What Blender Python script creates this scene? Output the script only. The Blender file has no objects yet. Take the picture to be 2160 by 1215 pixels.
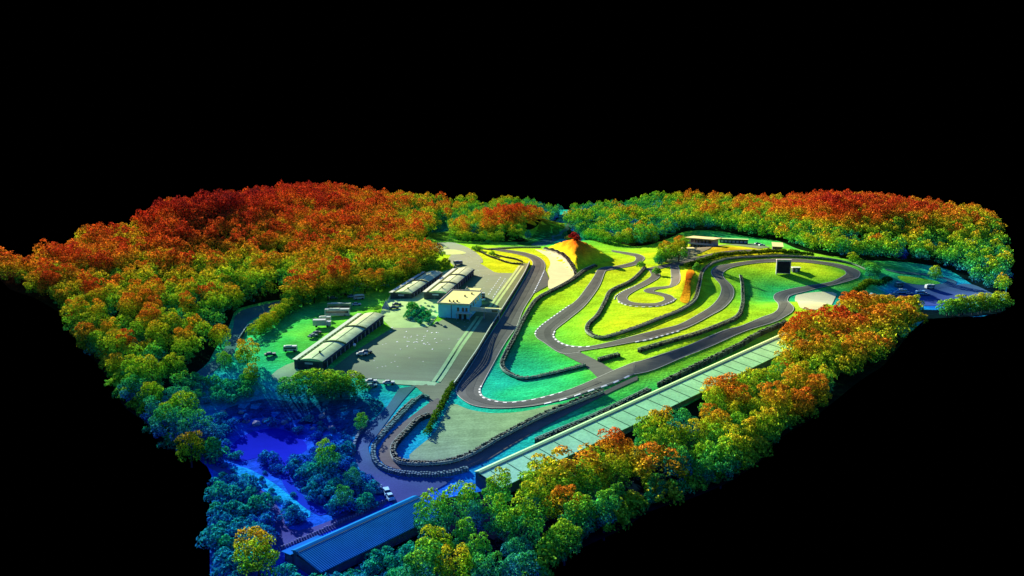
import bpy, math, random
import numpy as np
from mathutils import Vector, geometry

random.seed(7)
RNG = np.random.default_rng(7)
SC = bpy.context.scene
COL = SC.collection

# ---------------------------------------------------------------- survey camera
F, CX, CY, HZ, CAMZ = 1700.0, 1080.0, 607.5, 250.0, 100.0
PIT = math.atan((CY - HZ) / F)
COSP, SINP = math.cos(PIT), math.sin(PIT)
cam = bpy.data.cameras.new('camera')
cam.sensor_width = 36.0
cam.lens = 36.0 * F / 2160.0
cam.clip_start, cam.clip_end = 1.0, 6000.0
camo = bpy.data.objects.new('camera', cam)
camo.location = (0, 0, CAMZ)
camo.rotation_euler = (math.pi / 2 - PIT, 0, 0)
COL.objects.link(camo)
SC.camera = camo


def dirs(px):
    px = np.asarray(px, float).reshape(-1, 2)
    a = (px[:, 0] - CX) / F
    b = (CY - px[:, 1]) / F
    return np.stack([a, COSP + b * SINP, -SINP + b * COSP], 1)


def at_z(px, z):
    d = dirs(px)
    t = (np.asarray(z, float) - CAMZ) / d[:, 2]
    return d[:, :2] * t[:, None]


def project(p):
    p = np.asarray(p, float).reshape(-1, 3)
    q = p - np.array([0, 0, CAMZ])
    zc = q[:, 1] * COSP - q[:, 2] * SINP
    yc = q[:, 1] * SINP + q[:, 2] * COSP
    return np.stack([CX + F * q[:, 0] / zc, CY - F * yc / zc], 1), zc


# ---------------------------------------------------------------- terrain heights
BOUND = [(452, 1275, 2), (450, 1100, 2.5), (446, 1000, 3), (430, 968, 3.5), (385, 958, 3.5), (345, 930, 4),
         (318, 890, 5), (270, 858, 6.5), (238, 802, 8.5), (212, 762, 10), (180, 738, 11.5), (160, 692, 14), (128, 655, 17),
         (80, 628, 20), (30, 612, 22), (8, 590, 23), (-8, 575, 24), (30, 572, 24), (70, 586, 23), (120, 560, 23), (170, 524, 25), (250, 505, 26),
         (335, 484, 28), (350, 458, 37), (470, 442, 40), (600, 418, 33), (700, 414, 27), (800, 426, 20), (900, 434, 16),
         (1000, 438, 14), (1050, 428, 16), (1110, 440, 10), (1200, 442, 9), (1330, 441, 9), (1360, 426, 16), (1440, 424, 19),
         (1600, 430, 17), (1640, 433, 17), (1700, 426, 22), (1850, 428, 23), (1900, 440, 20), (1950, 441, 21), (2050, 452, 20),
         (2100, 474, 16), (2120, 520, 11), (2128, 570, 9), (2122, 625, 7), (2106, 658, 6), (2070, 668, 6), (1990, 668, 6),
         (1952, 672, 8), (1905, 712, 11), (1855, 772, 12), (1800, 806, 11.5), (1705, 882, 9.5), (1645, 915, 9), (1592, 974, 7),
         (1530, 1014, 6), (1450, 1048, 5), (1372, 1068, 5), (1310, 1110, 4), (1240, 1142, 3.5), (1172, 1172, 3), (1142, 1216, 3),
         (1128, 1275, 3)]
CTRL = [(560, 940, 0), (500, 955, .6), (620, 960, 0), (610, 1000, .3), (660, 1075, .6), (600, 1130, 2), (510, 1160, 2), (470, 1040, 3.5), (540, 1010, 2), (650, 1150, 2.5),
        (470, 900, 2.5), (560, 880, 1.2), (650, 890, 1.5), (720, 940, 3), (700, 1000, 3.5), (740, 1060, 3), (420, 870, 5), (480, 830, 6),
        (880, 1030, 2.6), (770, 985, 3.6), (800, 905, 6.3), (850, 840, 8.2), (910, 815, 8.2), (780, 820, 8.4), (700, 865, 4), (650, 832, 6.5),
        (580, 815, 7.8), (620, 775, 11.2), (700, 740, 12.3), (600, 720, 12.6), (560, 770, 9.8), (650, 680, 13), (760, 640, 12.6), (700, 630, 13), (820, 640, 15), (950, 700, 13),
        (900, 760, 11.3), (850, 800, 9), (930, 800, 8.6), (980, 640, 15.6), (1050, 600, 17.5), (1000, 550, 18.5), (920, 520, 17), (1100, 540, 19.5), (1170, 560, 19.5),
        (1050, 525, 18.5), (960, 505, 14), (1130, 640, 16), (1060, 740, 11.8), (1020, 820, 8.8), (1100, 850, 9.6), (960, 900, 7), (870, 970, 4.8), (1000, 982, 5.8), (1055, 968, 6.8), (1110, 942, 7.8),
        (1150, 890, 9), (1300, 820, 12.5), (1450, 760, 14.5), (1600, 690, 16.5), (1120, 800, 8.6), (1140, 760, 10), (1200, 780, 12), (1080, 790, 8.2), (1200, 700, 14.5), (1150, 670, 14.5), (1260, 640, 17),
        (1350, 690, 18), (1280, 705, 17.5), (1340, 600, 17.5), (1420, 640, 18), (1500, 620, 16.8), (1560, 600, 15.5), (1600, 605, 12), (1650, 608, 11.2), (1590, 640, 11.5), (1620, 655, 14),
        (1650, 560, 18), (1750, 575, 17), (1720, 600, 13), (1810, 585, 16), (1720, 632, 18.5), (1640, 640, 17), (1540, 545, 19), (1480, 522, 20), (1560, 525, 20.5), (1640, 530, 18), (1300, 535, 16.5),
        (1330, 520, 15), (1380, 530, 17.5), (1140, 515, 11), (1420, 555, 18), (1440, 470, 13), (1260, 520, 15), (1235, 506, 14),
        (1900, 628, 4.5), (2000, 612, 4.5), (2100, 640, 5.5), (1800, 648, 7), (1940, 588, 9.5), (1950, 645, 4.8), (1850, 610, 6.5), (1870, 590, 10),
        (1700, 705, 13), (1800, 725, 12), (1880, 690, 10), (1600, 800, 11), (1750, 785, 12), (1400, 905, 8), (1500, 950, 7), (1650, 870, 9.5),
        (1300, 1000, 5.5), (1400, 1035, 5), (1200, 1100, 4), (1100, 1215, 3), (1000, 1215, 2), (1100, 1030, 4), (880, 1180, 2), (760, 1200, 2),
        (480, 700, 9), (400, 790, 8), (430, 640, 14), (300, 700, 14), (250, 790, 9.5), (190, 690, 15), (100, 610, 22), (200, 560, 23),
        (350, 560, 21), (550, 590, 14), (540, 540, 20), (700, 560, 17), (620, 600, 16), (800, 530, 17), (870, 560, 16), (600, 480, 26), (450, 490, 29), (300, 510, 27), (500, 452, 38),
        (420, 470, 36), (650, 445, 31), (700, 490, 24), (800, 450, 20), (880, 470, 13), (750, 430, 24), (940, 490, 9), (990, 480, 13), (1000, 455, 12), (1070, 462, 24),
        (1130, 455, 24), (1165, 470, 14), (1195, 475, 8), (1160, 500, 9.5), (1230, 450, 9), (1260, 485, 13), (1290, 470, 18), (1340, 485, 15), (1400, 460, 11), (1480, 485, 13), (1560, 470, 15), (1600, 450, 19),
        (1650, 490, 15), (1700, 460, 25), (1800, 455, 28), (1900, 470, 24), (2000, 475, 21), (2070, 500, 15), (1800, 520, 13), (1950, 545, 10),
        (2050, 570, 8), (2100, 610, 6.5), (1720, 535, 15), (1490, 450, 17), (1400, 440, 15)]
_c = np.array(CTRL + BOUND, float)
CXY = at_z(_c[:, :2], _c[:, 2])
_K = 28.0


def _phi(p):
    d2 = ((p[:, None, :] - CXY[None]) ** 2).sum(-1)
    return np.sqrt(d2 + _K * _K)


_A = _phi(CXY)
_N = len(CXY)
_M = np.zeros((_N + 1, _N + 1))
_M[:_N, :_N] = _A - np.eye(_N) * 1.5
_M[:_N, _N] = 1
_M[_N, :_N] = 1
_w = np.linalg.solve(_M, np.append(_c[:, 2], 0))
BUMPS = []


def H0(p):
    p = np.asarray(p, float).reshape(-1, 2)
    out = np.empty(len(p))
    for i in range(0, len(p), 20000):
        q = p[i:i + 20000]
        out[i:i + 20000] = _phi(q) @ _w[:_N] + _w[_N]
    return np.clip(out, -0.5, 46)


def H(p):
    p = np.asarray(p, float).reshape(-1, 2)
    z = H0(p)
    for (c, ax, r1, r2, hh, kind) in BUMPS:
        if kind != 'pyramid':
            d = p - c
            a = d @ ax
            b = d @ np.array([-ax[1], ax[0]])
            r = np.sqrt((a / r1) ** 2 + (b / r2) ** 2)
        if kind == 'pyramid':
            m = np.full(len(p), 9.0)
            for i in range(len(ax)):
                u, v = ax[i], ax[(i + 1) % len(ax)]
                e = v - u
                nn = np.array([-e[1], e[0]])
                k = (c - u) @ nn
                m = np.minimum(m, ((p - u) @ nn) / k)
            m = np.clip(m, 0, 1)
            z = z + hh * m ** 1.08 + m * (1 - m) * (np.sin(p[:, 0] * .62 + p[:, 1] * .17) + np.cos(p[:, 1] * .41 - p[:, 0] * .3) + .8 * np.sin(p[:, 0] * 1.3)) * 1.5 - 1.0 * m ** 6
        else:
            z = z + hh * np.exp(-r * r)
    return z


def P(px):
    d = dirs(px)
    s = np.linspace(0, 1, 160)
    zz = 56 + (-4 - 56) * s
    t = (zz[None] - CAMZ) / d[:, 2:3]
    xy = d[:, None, :2] * t[..., None]
    hh = H(xy.reshape(-1, 2)).reshape(t.shape)
    below = zz[None] <= hh
    k = np.where(below.any(1), below.argmax(1), 159)
    k = np.maximum(k, 1)
    r = np.arange(len(d))
    f0 = zz[k - 1] - hh[r, k - 1]
    f1 = zz[k] - hh[r, k]
    u = np.clip(f0 / np.maximum(f0 - f1, 1e-6), 0, 1)
    tt = t[r, k - 1] * (1 - u) + t[r, k] * u
    return d[:, :2] * tt[:, None]


def top(px, hgt):
    """point on top of something hgt metres tall seen at pixel px"""
    z = 12.0
    for _ in range(12):
        p = at_z([px], z + hgt)
        z = 0.5 * z + 0.5 * float(H(p)[0])
    return p[0], z


MC = P([(1213, 546)])[0]
MBASE = P([(1142, 526), (1217, 580), (1296, 547), (1262, 526), (1205, 521)])
MPX = [(1142, 526), (1217, 580), (1296, 547), (1262, 526), (1205, 521)]
BUMPS.append((MC, MBASE, 0, 0, 12.6, 'pyramid'))
_a, _b = P([(1459, 568), (1440, 632)])
_ax = (_b - _a) / np.linalg.norm(_b - _a)
BUMPS.append(((_a + _b) / 2, _ax, 24.0, 5.5, 4.4, 'g'))
_a, _b = P([(1300, 797), (1505, 706)])
_ax = (_b - _a) / np.linalg.norm(_b - _a)
BUMPS.append(((_a + _b) / 2 + np.array([_ax[1], -_ax[0]]) * 0, _ax, 60.0, 4.0, .9, 'g'))
_a, _b = P([(1510, 527)])[0], P([(1470, 537)])[0]
BUMPS.append((_a, np.array([1.0, 0.0]), 22.0, 9.0, 1.5, 'g'))
BP = at_z(np.array(BOUND)[:, :2], np.array(BOUND)[:, 2])


# ---------------------------------------------------------------- materials
def lin(c):
    c = c / 255.0
    return c / 12.92 if c <= 0.04045 else ((c + 0.055) / 1.055) ** 2.4


RAMP = [(-1, (18, 28, 180)), (1.0, (18, 44, 200)), (3.0, (12, 92, 208)), (5.0, (10, 130, 184)), (7.0, (16, 162, 158)), (9.0, (26, 176, 112)),
        (11.5, (52, 186, 70)), (14.0, (120, 204, 40)), (16.5, (168, 214, 26)), (19.5, (222, 212, 24)), (22.5, (236, 164, 22)),
        (26.0, (236, 118, 18)), (31.0, (224, 74, 16)), (37.0, (186, 34, 20)), (44.0, (128, 14, 22)), (48.0, (116, 40, 92)), (56.0, (120, 80, 140))]
ZMIN, ZMAX = -1.0, 56.0


def group_ramp():
    g = bpy.data.node_groups.new('elevation_colour', 'ShaderNodeTree')
    g.interface.new_socket('Shift', in_out='INPUT', socket_type='NodeSocketFloat')
    g.interface.new_socket('Color', in_out='OUTPUT', socket_type='NodeSocketColor')
    n, l = g.nodes, g.links
    gi = n.new('NodeGroupInput'); go = n.new('NodeGroupOutput')
    ge = n.new('ShaderNodeNewGeometry'); sx = n.new('ShaderNodeSeparateXYZ')
    l.new(ge.outputs['Position'], sx.inputs[0])
    no = n.new('ShaderNodeTexNoise'); no.inputs['Scale'].default_value = 0.045; no.inputs['Detail'].default_value = 4
    l.new(ge.outputs['Position'], no.inputs['Vector'])
    m1 = n.new('ShaderNodeMath'); m1.operation = 'MULTIPLY_ADD'; m1.inputs[1].default_value = 3.2; m1.inputs[2].default_value = -1.6
    l.new(no.outputs['Fac'], m1.inputs[0])
    a1 = n.new('ShaderNodeMath'); l.new(sx.outputs['Z'], a1.inputs[0]); l.new(m1.outputs[0], a1.inputs[1])
    a2 = n.new('ShaderNodeMath'); l.new(a1.outputs[0], a2.inputs[0]); l.new(gi.outputs['Shift'], a2.inputs[1])
    mr = n.new('ShaderNodeMapRange'); mr.inputs['From Min'].default_value = ZMIN; mr.inputs['From Max'].default_value = ZMAX
    l.new(a2.outputs[0], mr.inputs['Value'])
    cr = n.new('ShaderNodeValToRGB')
    e = cr.color_ramp.elements
    while len(e) > 1:
        e.remove(e[-1])
    for i, (z, c) in enumerate(RAMP):
        q = (z - ZMIN) / (ZMAX - ZMIN)
        el = e[0] if i == 0 else e.new(q)
        el.position = q
        el.color = (*[lin(v) for v in c], 1)
    l.new(mr.outputs[0], cr.inputs['Fac'])
    l.new(cr.outputs['Color'], go.inputs['Color'])
    return g


GR = group_ramp()


def mat(name, base=(.5, .5, .5), fac=0.0, gain=1.0, rough=0.8, noise=0.25, nscale=0.6, shift=0.0, fine=0.0, fscale=3.0,
        streak=None, bump=0.0, spec=0.0, island=0.0, speck=0.0):
    """surface colour = base mixed with the elevation colour, broken up by noise"""
    m = bpy.data.materials.new(name); m.use_nodes = True
    n, l = m.node_tree.nodes, m.node_tree.links
    n.clear()
    out = n.new('ShaderNodeOutputMaterial'); bs = n.new('ShaderNodeBsdfPrincipled')
    l.new(bs.outputs[0], out.inputs['Surface'])
    bs.inputs['Roughness'].default_value = rough
    bs.inputs['Specular IOR Level'].default_value = spec
    g = n.new('ShaderNodeGroup'); g.node_tree = GR
    g.inputs['Shift'].default_value = shift
    mx = n.new('ShaderNodeMix'); mx.data_type = 'RGBA'
    mx.inputs['Factor'].default_value = fac
    mx.inputs['A'].default_value = (*base, 1)
    l.new(g.outputs['Color'], mx.inputs['B'])
    ge = n.new('ShaderNodeNewGeometry')
    cur = mx.outputs['Result']

    def mul(valsock):
        nonlocal cur
        v = n.new('ShaderNodeVectorMath'); v.operation = 'SCALE'
        l.new(cur, v.inputs[0]); l.new(valsock, v.inputs['Scale'])
        cur = v.outputs[0]

    def mapped(sock, lo, hi, f0=0.3, f1=0.7):
        r = n.new('ShaderNodeMapRange')
        r.inputs['From Min'].default_value = f0; r.inputs['From Max'].default_value = f1
        r.inputs['To Min'].default_value = lo; r.inputs['To Max'].default_value = hi
        l.new(sock, r.inputs['Value'])
        return r.outputs[0]
    if noise:
        t = n.new('ShaderNodeTexNoise'); t.inputs['Scale'].default_value = nscale; t.inputs['Detail'].default_value = 5
        l.new(ge.outputs['Position'], t.inputs['Vector'])
        mul(mapped(t.outputs['Fac'], gain * (1 - noise), gain * (1 + noise)))
    else:
        val = n.new('ShaderNodeValue'); val.outputs[0].default_value = gain
        mul(val.outputs[0])
    if fine:
        t2 = n.new('ShaderNodeTexNoise'); t2.inputs['Scale'].default_value = fscale; t2.inputs['Detail'].default_value = 2
        l.new(ge.outputs['Position'], t2.inputs['Vector'])
        mul(mapped(t2.outputs['Fac'], 1 - fine, 1 + fine))
    if streak:
        ang, sc, st, amt = streak
        mp = n.new('ShaderNodeMapping'); mp.inputs['Rotation'].default_value = (0, 0, ang)
        mp.inputs['Scale'].default_value = (sc, sc * st, 0)
        l.new(ge.outputs['Position'], mp.inputs['Vector'])
        t3 = n.new('ShaderNodeTexNoise'); t3.inputs['Scale'].default_value = 1.0; t3.inputs['Detail'].default_value = 3
        l.new(mp.outputs[0], t3.inputs['Vector'])
        mul(mapped(t3.outputs['Fac'], 1 - amt, 1 + amt))
    if island:
        mul(mapped(ge.outputs['Random Per Island'], 1 - island, 1 + island, 0, 1))
    if speck:
        # sparse pale survey speckle on the surface
        t4 = n.new('ShaderNodeTexWhiteNoise'); t4.noise_dimensions = '3D'
        sn = n.new('ShaderNodeVectorMath'); sn.operation = 'SNAP'; sn.inputs[1].default_value = (.55, .55, 5)
        l.new(ge.outputs['Position'], sn.inputs[0]); l.new(sn.outputs[0], t4.inputs['Vector'])
        gt = n.new('ShaderNodeMath'); gt.operation = 'GREATER_THAN'; gt.inputs[1].default_value = 1 - speck
        l.new(t4.outputs['Value'], gt.inputs[0])
        ms = n.new('ShaderNodeMath'); ms.operation = 'MULTIPLY'; ms.inputs[1].default_value = .35
        l.new(gt.outputs[0], ms.inputs[0])
        mz = n.new('ShaderNodeMix'); mz.data_type = 'RGBA'
        l.new(ms.outputs[0], mz.inputs['Factor']); l.new(cur, mz.inputs['A'])
        mz.inputs['B'].default_value = (.7, .72, .7, 1)
        cur = mz.outputs['Result']
    l.new(cur, bs.inputs['Base Color'])
    if bump:
        bt = n.new('ShaderNodeTexNoise'); bt.inputs['Scale'].default_value = 0.9; bt.inputs['Detail'].default_value = 6
        l.new(ge.outputs['Position'], bt.inputs['Vector'])
        bm = n.new('ShaderNodeBump'); bm.inputs['Strength'].default_value = bump; bm.inputs['Distance'].default_value = 0.5
        l.new(bt.outputs['Fac'], bm.inputs['Height']); l.new(bm.outputs[0], bs.inputs['Normal'])
    return m


def leaf_mat(name, gain=0.5, var=0.5, shift=0.0, transl=0.3, dark=(.16, .14, .07), fac=0.84):
    m = bpy.data.materials.new(name); m.use_nodes = True
    n, l = m.node_tree.nodes, m.node_tree.links
    n.clear()
    out = n.new('ShaderNodeOutputMaterial')
    g = n.new('ShaderNodeGroup'); g.node_tree = GR
    ge = n.new('ShaderNodeNewGeometry')
    a = n.new('ShaderNodeAttribute'); a.attribute_type = 'OBJECT'; a.attribute_name = 'elev_shift'
    b = n.new('ShaderNodeAttribute'); b.attribute_type = 'GEOMETRY'; b.attribute_name = 'elev_shift'
    s = n.new('ShaderNodeMath'); l.new(a.outputs['Fac'], s.inputs[0]); l.new(b.outputs['Fac'], s.inputs[1])
    r = n.new('ShaderNodeMapRange'); r.inputs['To Min'].default_value = -1.5 + shift; r.inputs['To Max'].default_value = 1.5 + shift
    l.new(ge.outputs['Random Per Island'], r.inputs['Value'])
    s2 = n.new('ShaderNodeMath'); l.new(s.outputs[0], s2.inputs[0]); l.new(r.outputs[0], s2.inputs[1])
    l.new(s2.outputs[0], g.inputs['Shift'])
    wn = n.new('ShaderNodeMath'); wn.operation = 'MULTIPLY'; wn.inputs[1].default_value = 7.31
    l.new(ge.outputs['Random Per Island'], wn.inputs[0])
    fr = n.new('ShaderNodeMath'); fr.operation = 'FRACT'; l.new(wn.outputs[0], fr.inputs[0])
    r2 = n.new('ShaderNodeMapRange'); r2.inputs['To Min'].default_value = gain * (1 - var); r2.inputs['To Max'].default_value = gain * (1 + var)
    l.new(fr.outputs[0], r2.inputs['Value'])
    mx = n.new('ShaderNodeMix'); mx.data_type = 'RGBA'; mx.inputs['Factor'].default_value = fac
    mx.inputs['A'].default_value = (*dark, 1); l.new(g.outputs['Color'], mx.inputs['B'])
    v = n.new('ShaderNodeVectorMath'); v.operation = 'SCALE'
    l.new(mx.outputs['Result'], v.inputs[0]); l.new(r2.outputs[0], v.inputs['Scale'])
    d = n.new('ShaderNodeBsdfDiffuse'); t = n.new('ShaderNodeBsdfTranslucent')
    l.new(v.outputs[0], d.inputs['Color']); l.new(v.outputs[0], t.inputs['Color'])
    ms = n.new('ShaderNodeMixShader'); ms.inputs[0].default_value = transl
    l.new(d.outputs[0], ms.inputs[1]); l.new(t.outputs[0], ms.inputs[2])
    l.new(ms.outputs[0], out.inputs['Surface'])
    return m


STR = math.radians(75)
M = {
    'grass': mat('grass', (.1, .12, .05), .94, .84, .95, .24, .11, -.4, .26, 1.3, (math.radians(-24), .12, 8, .20), .45),
    'lawn': mat('lawn', (.1, .12, .05), .9, .84, .95, .2, .2, 5, .2, 1.3, None, .3),
    'bankgrass': mat('bank_grass', (.03, .1, .2), .9, .95, .95, .3, .35, 3.0, .3, 1.4, None, .6),
    'rubbered': mat('rubbered_asphalt', (.20, .17, .165), .12, .46, .8, .16, .12, 0, .08, 2.5),
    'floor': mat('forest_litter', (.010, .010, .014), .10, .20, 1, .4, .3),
    'scrub': mat('scrub_and_shade', (.05, .06, .06), .8, .32, 1, .45, .35, 0, .3, 1.4, None, .6),  # scrub colour, darkened to hold hill and tree-row shade
    'rough': mat('rough_grass', (.05, .1, .12), .9, .72, 1, .4, .3, .8, .25, 1.4, None, .5),
    'asphalt': mat('asphalt', (.225, .19, .18), .13, .52, .85, .10, .10, 0, .07, 2.5, (STR, .05, 14, .10)),
    'yard': mat('yard_asphalt', (.18, .17, .115), .42, .47, .85, .16, .07, 0, .10, 2.0, (STR, .05, 16, .12), 0, .25, 0, .004),
    'wetyard': mat('low_yard_asphalt', (.10, .10, .20), .36, .58, .85, .14, .1, 0, .1, 2),
    'concrete': mat('concrete', (.62, .62, .40), .55, .88, .85, .12, .25, 0, .08, 2.5),
    'pitlane': mat('pit_lane_asphalt', (.30, .26, .18), .26, .56, .85, .10, .12, 0, .06, 2.5, (STR, .05, 14, .08)),
    'gravel': mat('gravel', (.44, .42, .28), .46, .66, 1, .14, .2, 2.0, .14, 1.6, (math.radians(-15), .10, 8, .14)),
    'sand': mat('sand', (.86, .70, .36), .28, .92, 1, .06, .2, 0, .05, 2.5),
    'white': mat('white_paint', (.86, .86, .78), .12, 1, .6, .06, 1),
    'line': mat('faded_line', (.5, .48, .40), .15, .85, .7, .2, 1),
    'mound': mat('mound_grass', (.12, .1, .05), .95, .90, .95, .22, .3, -3.2, .25, 1.4, None, .5),
    'seam': mat('roof_seam', (.16, .26, .18), .3, .8, .6, .2, 1),
    'bank': mat('bare_bank', (.12, .1, .05), .95, .82, .95, .3, .3, 4.5, .25, 1.4, None, .5),
    'kerbw': mat('kerb_white', (.85, .84, .74), .10, 1, .6, .1, 1),
    'kerbd': mat('kerb_dark', (.16, .14, .14), .1, 1, .7, .1, 1),
    'tyre': mat('tyre_rubber', (.035, .04, .04), .10, .9, .8, .3, 1, 0, 0, 3, None, 0, .2, .75),
    'rail': mat('guard_rail', (.42, .44, .40), .25, .8, .5, .2, 1),
    'stone': mat('stone_wall', (.16, .18, .19), .3, .8, .9, .35, 1, 0, .3, 3),
    'darkwall': mat('dark_wall', (.05, .05, .09), .08, .9, .6, .2, .6),
    'door': mat('garage_door', (.03, .03, .06), .05, .9, .4, .2, .6),
    'post': mat('pale_post', (.42, .44, .5), .12, .9, .6, .1, 1),
    'roof': mat('garage_roof', (.64, .72, .48), .40, .92, .5, .18, .3, -1.0, .10, 2, (STR, .12, 9, .14)),
    'roofrib': mat('roof_rib', (.06, .10, .08), .18, .9, .6, .2, 1),
    'eave': mat('eave_strip', (.72, .76, .62), .3, .9, .5, .08, 1),
    'croof': mat('tower_roof', (.86, .88, .36), .36, .95, .6, .06, .5, -1),
    'cwall': mat('tower_wall', (.20, .86, .86), .06, 1.0, .6, .08, .5),
    'glass': mat('dark_glass', (.02, .025, .04), .05, 1, .15, .1, 1, 0, 0, 3, None, 0, .6),
    'shedroof': mat('shed_roof', (.46, .70, .42), .5, 1.0, .5, .16, .15, -1, .10, 1.2),
    'shedroofb': mat('low_shed_roof', (.02, .15, .55), .5, .62, .5, .10, .3, -1.2, .05, 2),
    'ridge': mat('ridge_cap', (.62, .78, .42), .5, .9, .5, .1, 1),
    'shedwall': mat('shed_wall', (.08, .09, .16), .2, .8, .7, .2, .6),
    'water': mat('pond_water', (.012, .02, .46), .40, .66, .55, .08, .2, 0, 0, 3, None, 0, 0.0),
    'trunk': mat('bark', (.07, .055, .04), .12, .8, .95, .3, 1.5),
    'carw': mat('pale_car_paint', (.46, .48, .45), .18, .95, .35, .06, 1, 0, 0, 3, None, 0, .5),
    'cart': mat('teal_car_paint', (.10, .22, .24), .35, .8, .35, .06, 1, 0, 0, 3, None, 0, .5),
    'card': mat('dark_car_paint', (.045, .05, .06), .12, .8, .35, .06, 1, 0, 0, 3, None, 0, .5),
    'carb': mat('blue_car_paint', (.25, .55, .72), .25, .95, .35, .06, 1, 0, 0, 3, None, 0, .5),
    'rubber': mat('car_tyre', (.02, .02, .022), 0, 1, .8, .1, 1),
    'metal': mat('pole_metal', (.4, .42, .42), .1, .9, .45, .1, 1),
    'screen': mat('screen_face', (.015, .014, .03), .02, 1, .3, .2, .6),
    'rock': mat('boulder', (.34, .34, .30), .3, .8, .95, .3, .8),
    'clubwall': mat('club_wall', (.45, .46, .46), .1, .8, .6, .1, .5),
    'leaf': leaf_mat('leaf', .88, .75, -1.0, .14),
    'leaffar': leaf_mat('leaf_far', .88, .75, -1.0, .14),
    'shrub': leaf_mat('shrub_leaf', .85, .6, .8, .2, (.05, .10, .12), .86),
    'hedge': leaf_mat('hedge_leaf', .36, .6, -1.5, .25, (.02, .03, .02), .75),
}


# ---------------------------------------------------------------- mesh helpers
class MB:
    def __init__(s):
        s.v, s.f, s.mi = [], [], []

    def quad(s, a, b, c, d):
        k = len(s.v); s.v += [a, b, c, d]; s.f.append((k, k + 1, k + 2, k + 3))

    def box(s, x0, x1, y0, y1, z0, z1, tx=0.0, ty=0.0, fn=None):
        k = len(s.v)
        p = [(x0, y0, z0), (x1, y0, z0), (x1, y1, z0), (x0, y1, z0),
             (x0 + tx, y0 + ty, z1), (x1 - tx, y0 + ty, z1), (x1 - tx, y1 - ty, z1), (x0 + tx, y1 - ty, z1)]
        if fn:
            p = [fn(*q) for q in p]
        s.v += p
        s.f += [(k, k + 3, k + 2, k + 1), (k + 4, k + 5, k + 6, k + 7)]
        for i in range(4):
            j = (i + 1) % 4
            s.f.append((k + i, k + j, k + 4 + j, k + 4 + i))

    def cyl(s, c, ax, r, ln, n=10, r2=None):
        """cylinder from c along unit axis ax"""
        r2 = r if r2 is None else r2
        ax = Vector(ax).normalized()
        u = ax.orthogonal().normalized(); w = ax.cross(u)
        c = Vector(c); k = len(s.v)
        for j, rr in ((0, r), (1, r2)):
            for i in range(n):
                a = 2 * math.pi * i / n
                s.v.append(tuple(c + ax * (ln * j) + u * (rr * math.cos(a)) + w * (rr * math.sin(a))))
        for i in range(n):
            j = (i + 1) % n
            s.f.append((k + i, k + j, k + n + j, k + n + i))
        s.f.append(tuple(k + i for i in reversed(range(n))))
        s.f.append(tuple(k + n + i for i in range(n)))

    def build(s, name, m, parent=None, smooth=False):
        me = bpy.data.meshes.new(name)
        me.from_pydata(s.v, [], s.f)
        me.materials.append(m)
        if smooth:
            me.polygons.foreach_set('use_smooth', [True] * len(me.polygons))
        me.update()
        return link(name, me, parent)


def link(name, me, parent=None):
    o = bpy.data.objects.new(name, me)
    COL.objects.link(o)
    if parent:
        o.parent = parent
    return o


def np_mesh(name, v, f, m, smooth=False):
    """v (n,3), f (k,3|4) as arrays"""
    me = bpy.data.meshes.new(name)
    v = np.asarray(v, np.float32); f = np.asarray(f, np.int32)
    k = f.shape[1]
    me.vertices.add(len(v)); me.vertices.foreach_set('co', v.ravel())
    me.loops.add(f.size); me.loops.foreach_set('vertex_index', f.ravel())
    me.polygons.add(len(f)); me.polygons.foreach_set('loop_start', np.arange(0, f.size, k, dtype=np.int32))
    me.materials.append(m)
    me.update(calc_edges=True)
    me.polygons.foreach_set('use_smooth', np.full(len(f), smooth))
    return me


def tag(o, label, cat, group=None):
    o['label'] = label; o['category'] = cat
    if group:
        o['group'] = group
    return o


def thing(name, label, cat, loc, rz=0.0, group=None):
    o = bpy.data.objects.new(name, None)
    o.empty_display_size = .5
    COL.objects.link(o)
    o.location = loc; o.rotation_euler = (0, 0, rz)
    return tag(o, label, cat, group)


def struct(name, me):
    o = link(name, me); o['kind'] = 'structure'
    return o


def inside(p, poly):
    p = np.asarray(p); poly = np.asarray(poly)
    x, y = p[:, 0], p[:, 1]
    r = np.zeros(len(p), bool)
    j = len(poly) - 1
    for i in range(len(poly)):
        xi, yi = poly[i]; xj, yj = poly[j]
        if yi != yj:
            r ^= ((yi > y) != (yj > y)) & (x < (xj - xi) * (y - yi) / (yj - yi) + xi)
        j = i
    return r


def seg_dist(p, line):
    p = np.asarray(p); line = np.asarray(line)
    best = np.full(len(p), 1e9)
    for i in range(len(line) - 1):
        a, b = line[i], line[i + 1]
        d = b - a; L = d @ d
        if L < 1e-9:
            continue
        t = np.clip(((p - a) @ d) / L, 0, 1)
        best = np.minimum(best, np.linalg.norm(p - a - t[:, None] * d, axis=1))
    return best


def smooth_line(pts, closed=False, n=8):
    pts = np.asarray(pts, float)
    N = len(pts); out = []
    rng = range(N if closed else N - 1)
    for i in rng:
        g = lambda k: pts[k % N] if closed else pts[min(max(k, 0), N - 1)]
        p0, p1, p2, p3 = g(i - 1), g(i), g(i + 1), g(i + 2)
        for t in np.linspace(0, 1, n, endpoint=False):
            out.append(.5 * (2 * p1 + (p2 - p0) * t + (2 * p0 - 5 * p1 + 4 * p2 - p3) * t * t + (3 * p1 - p0 - 3 * p2 + p3) * t ** 3))
    if not closed:
        out.append(pts[-1])
    return np.array(out)


def resample(line, step, closed=False):
    line = np.asarray(line, float)
    if closed:
        line = np.vstack([line, line[:1]])
    d = np.r_[0, np.cumsum(np.linalg.norm(np.diff(line, axis=0), axis=1))]
    n = max(2, int(round(d[-1] / step)) + 1)
    s = np.linspace(0, d[-1], n)
    out = np.stack([np.interp(s, d, line[:, 0]), np.interp(s, d, line[:, 1])], 1)
    return out[:-1] if closed else out


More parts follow.
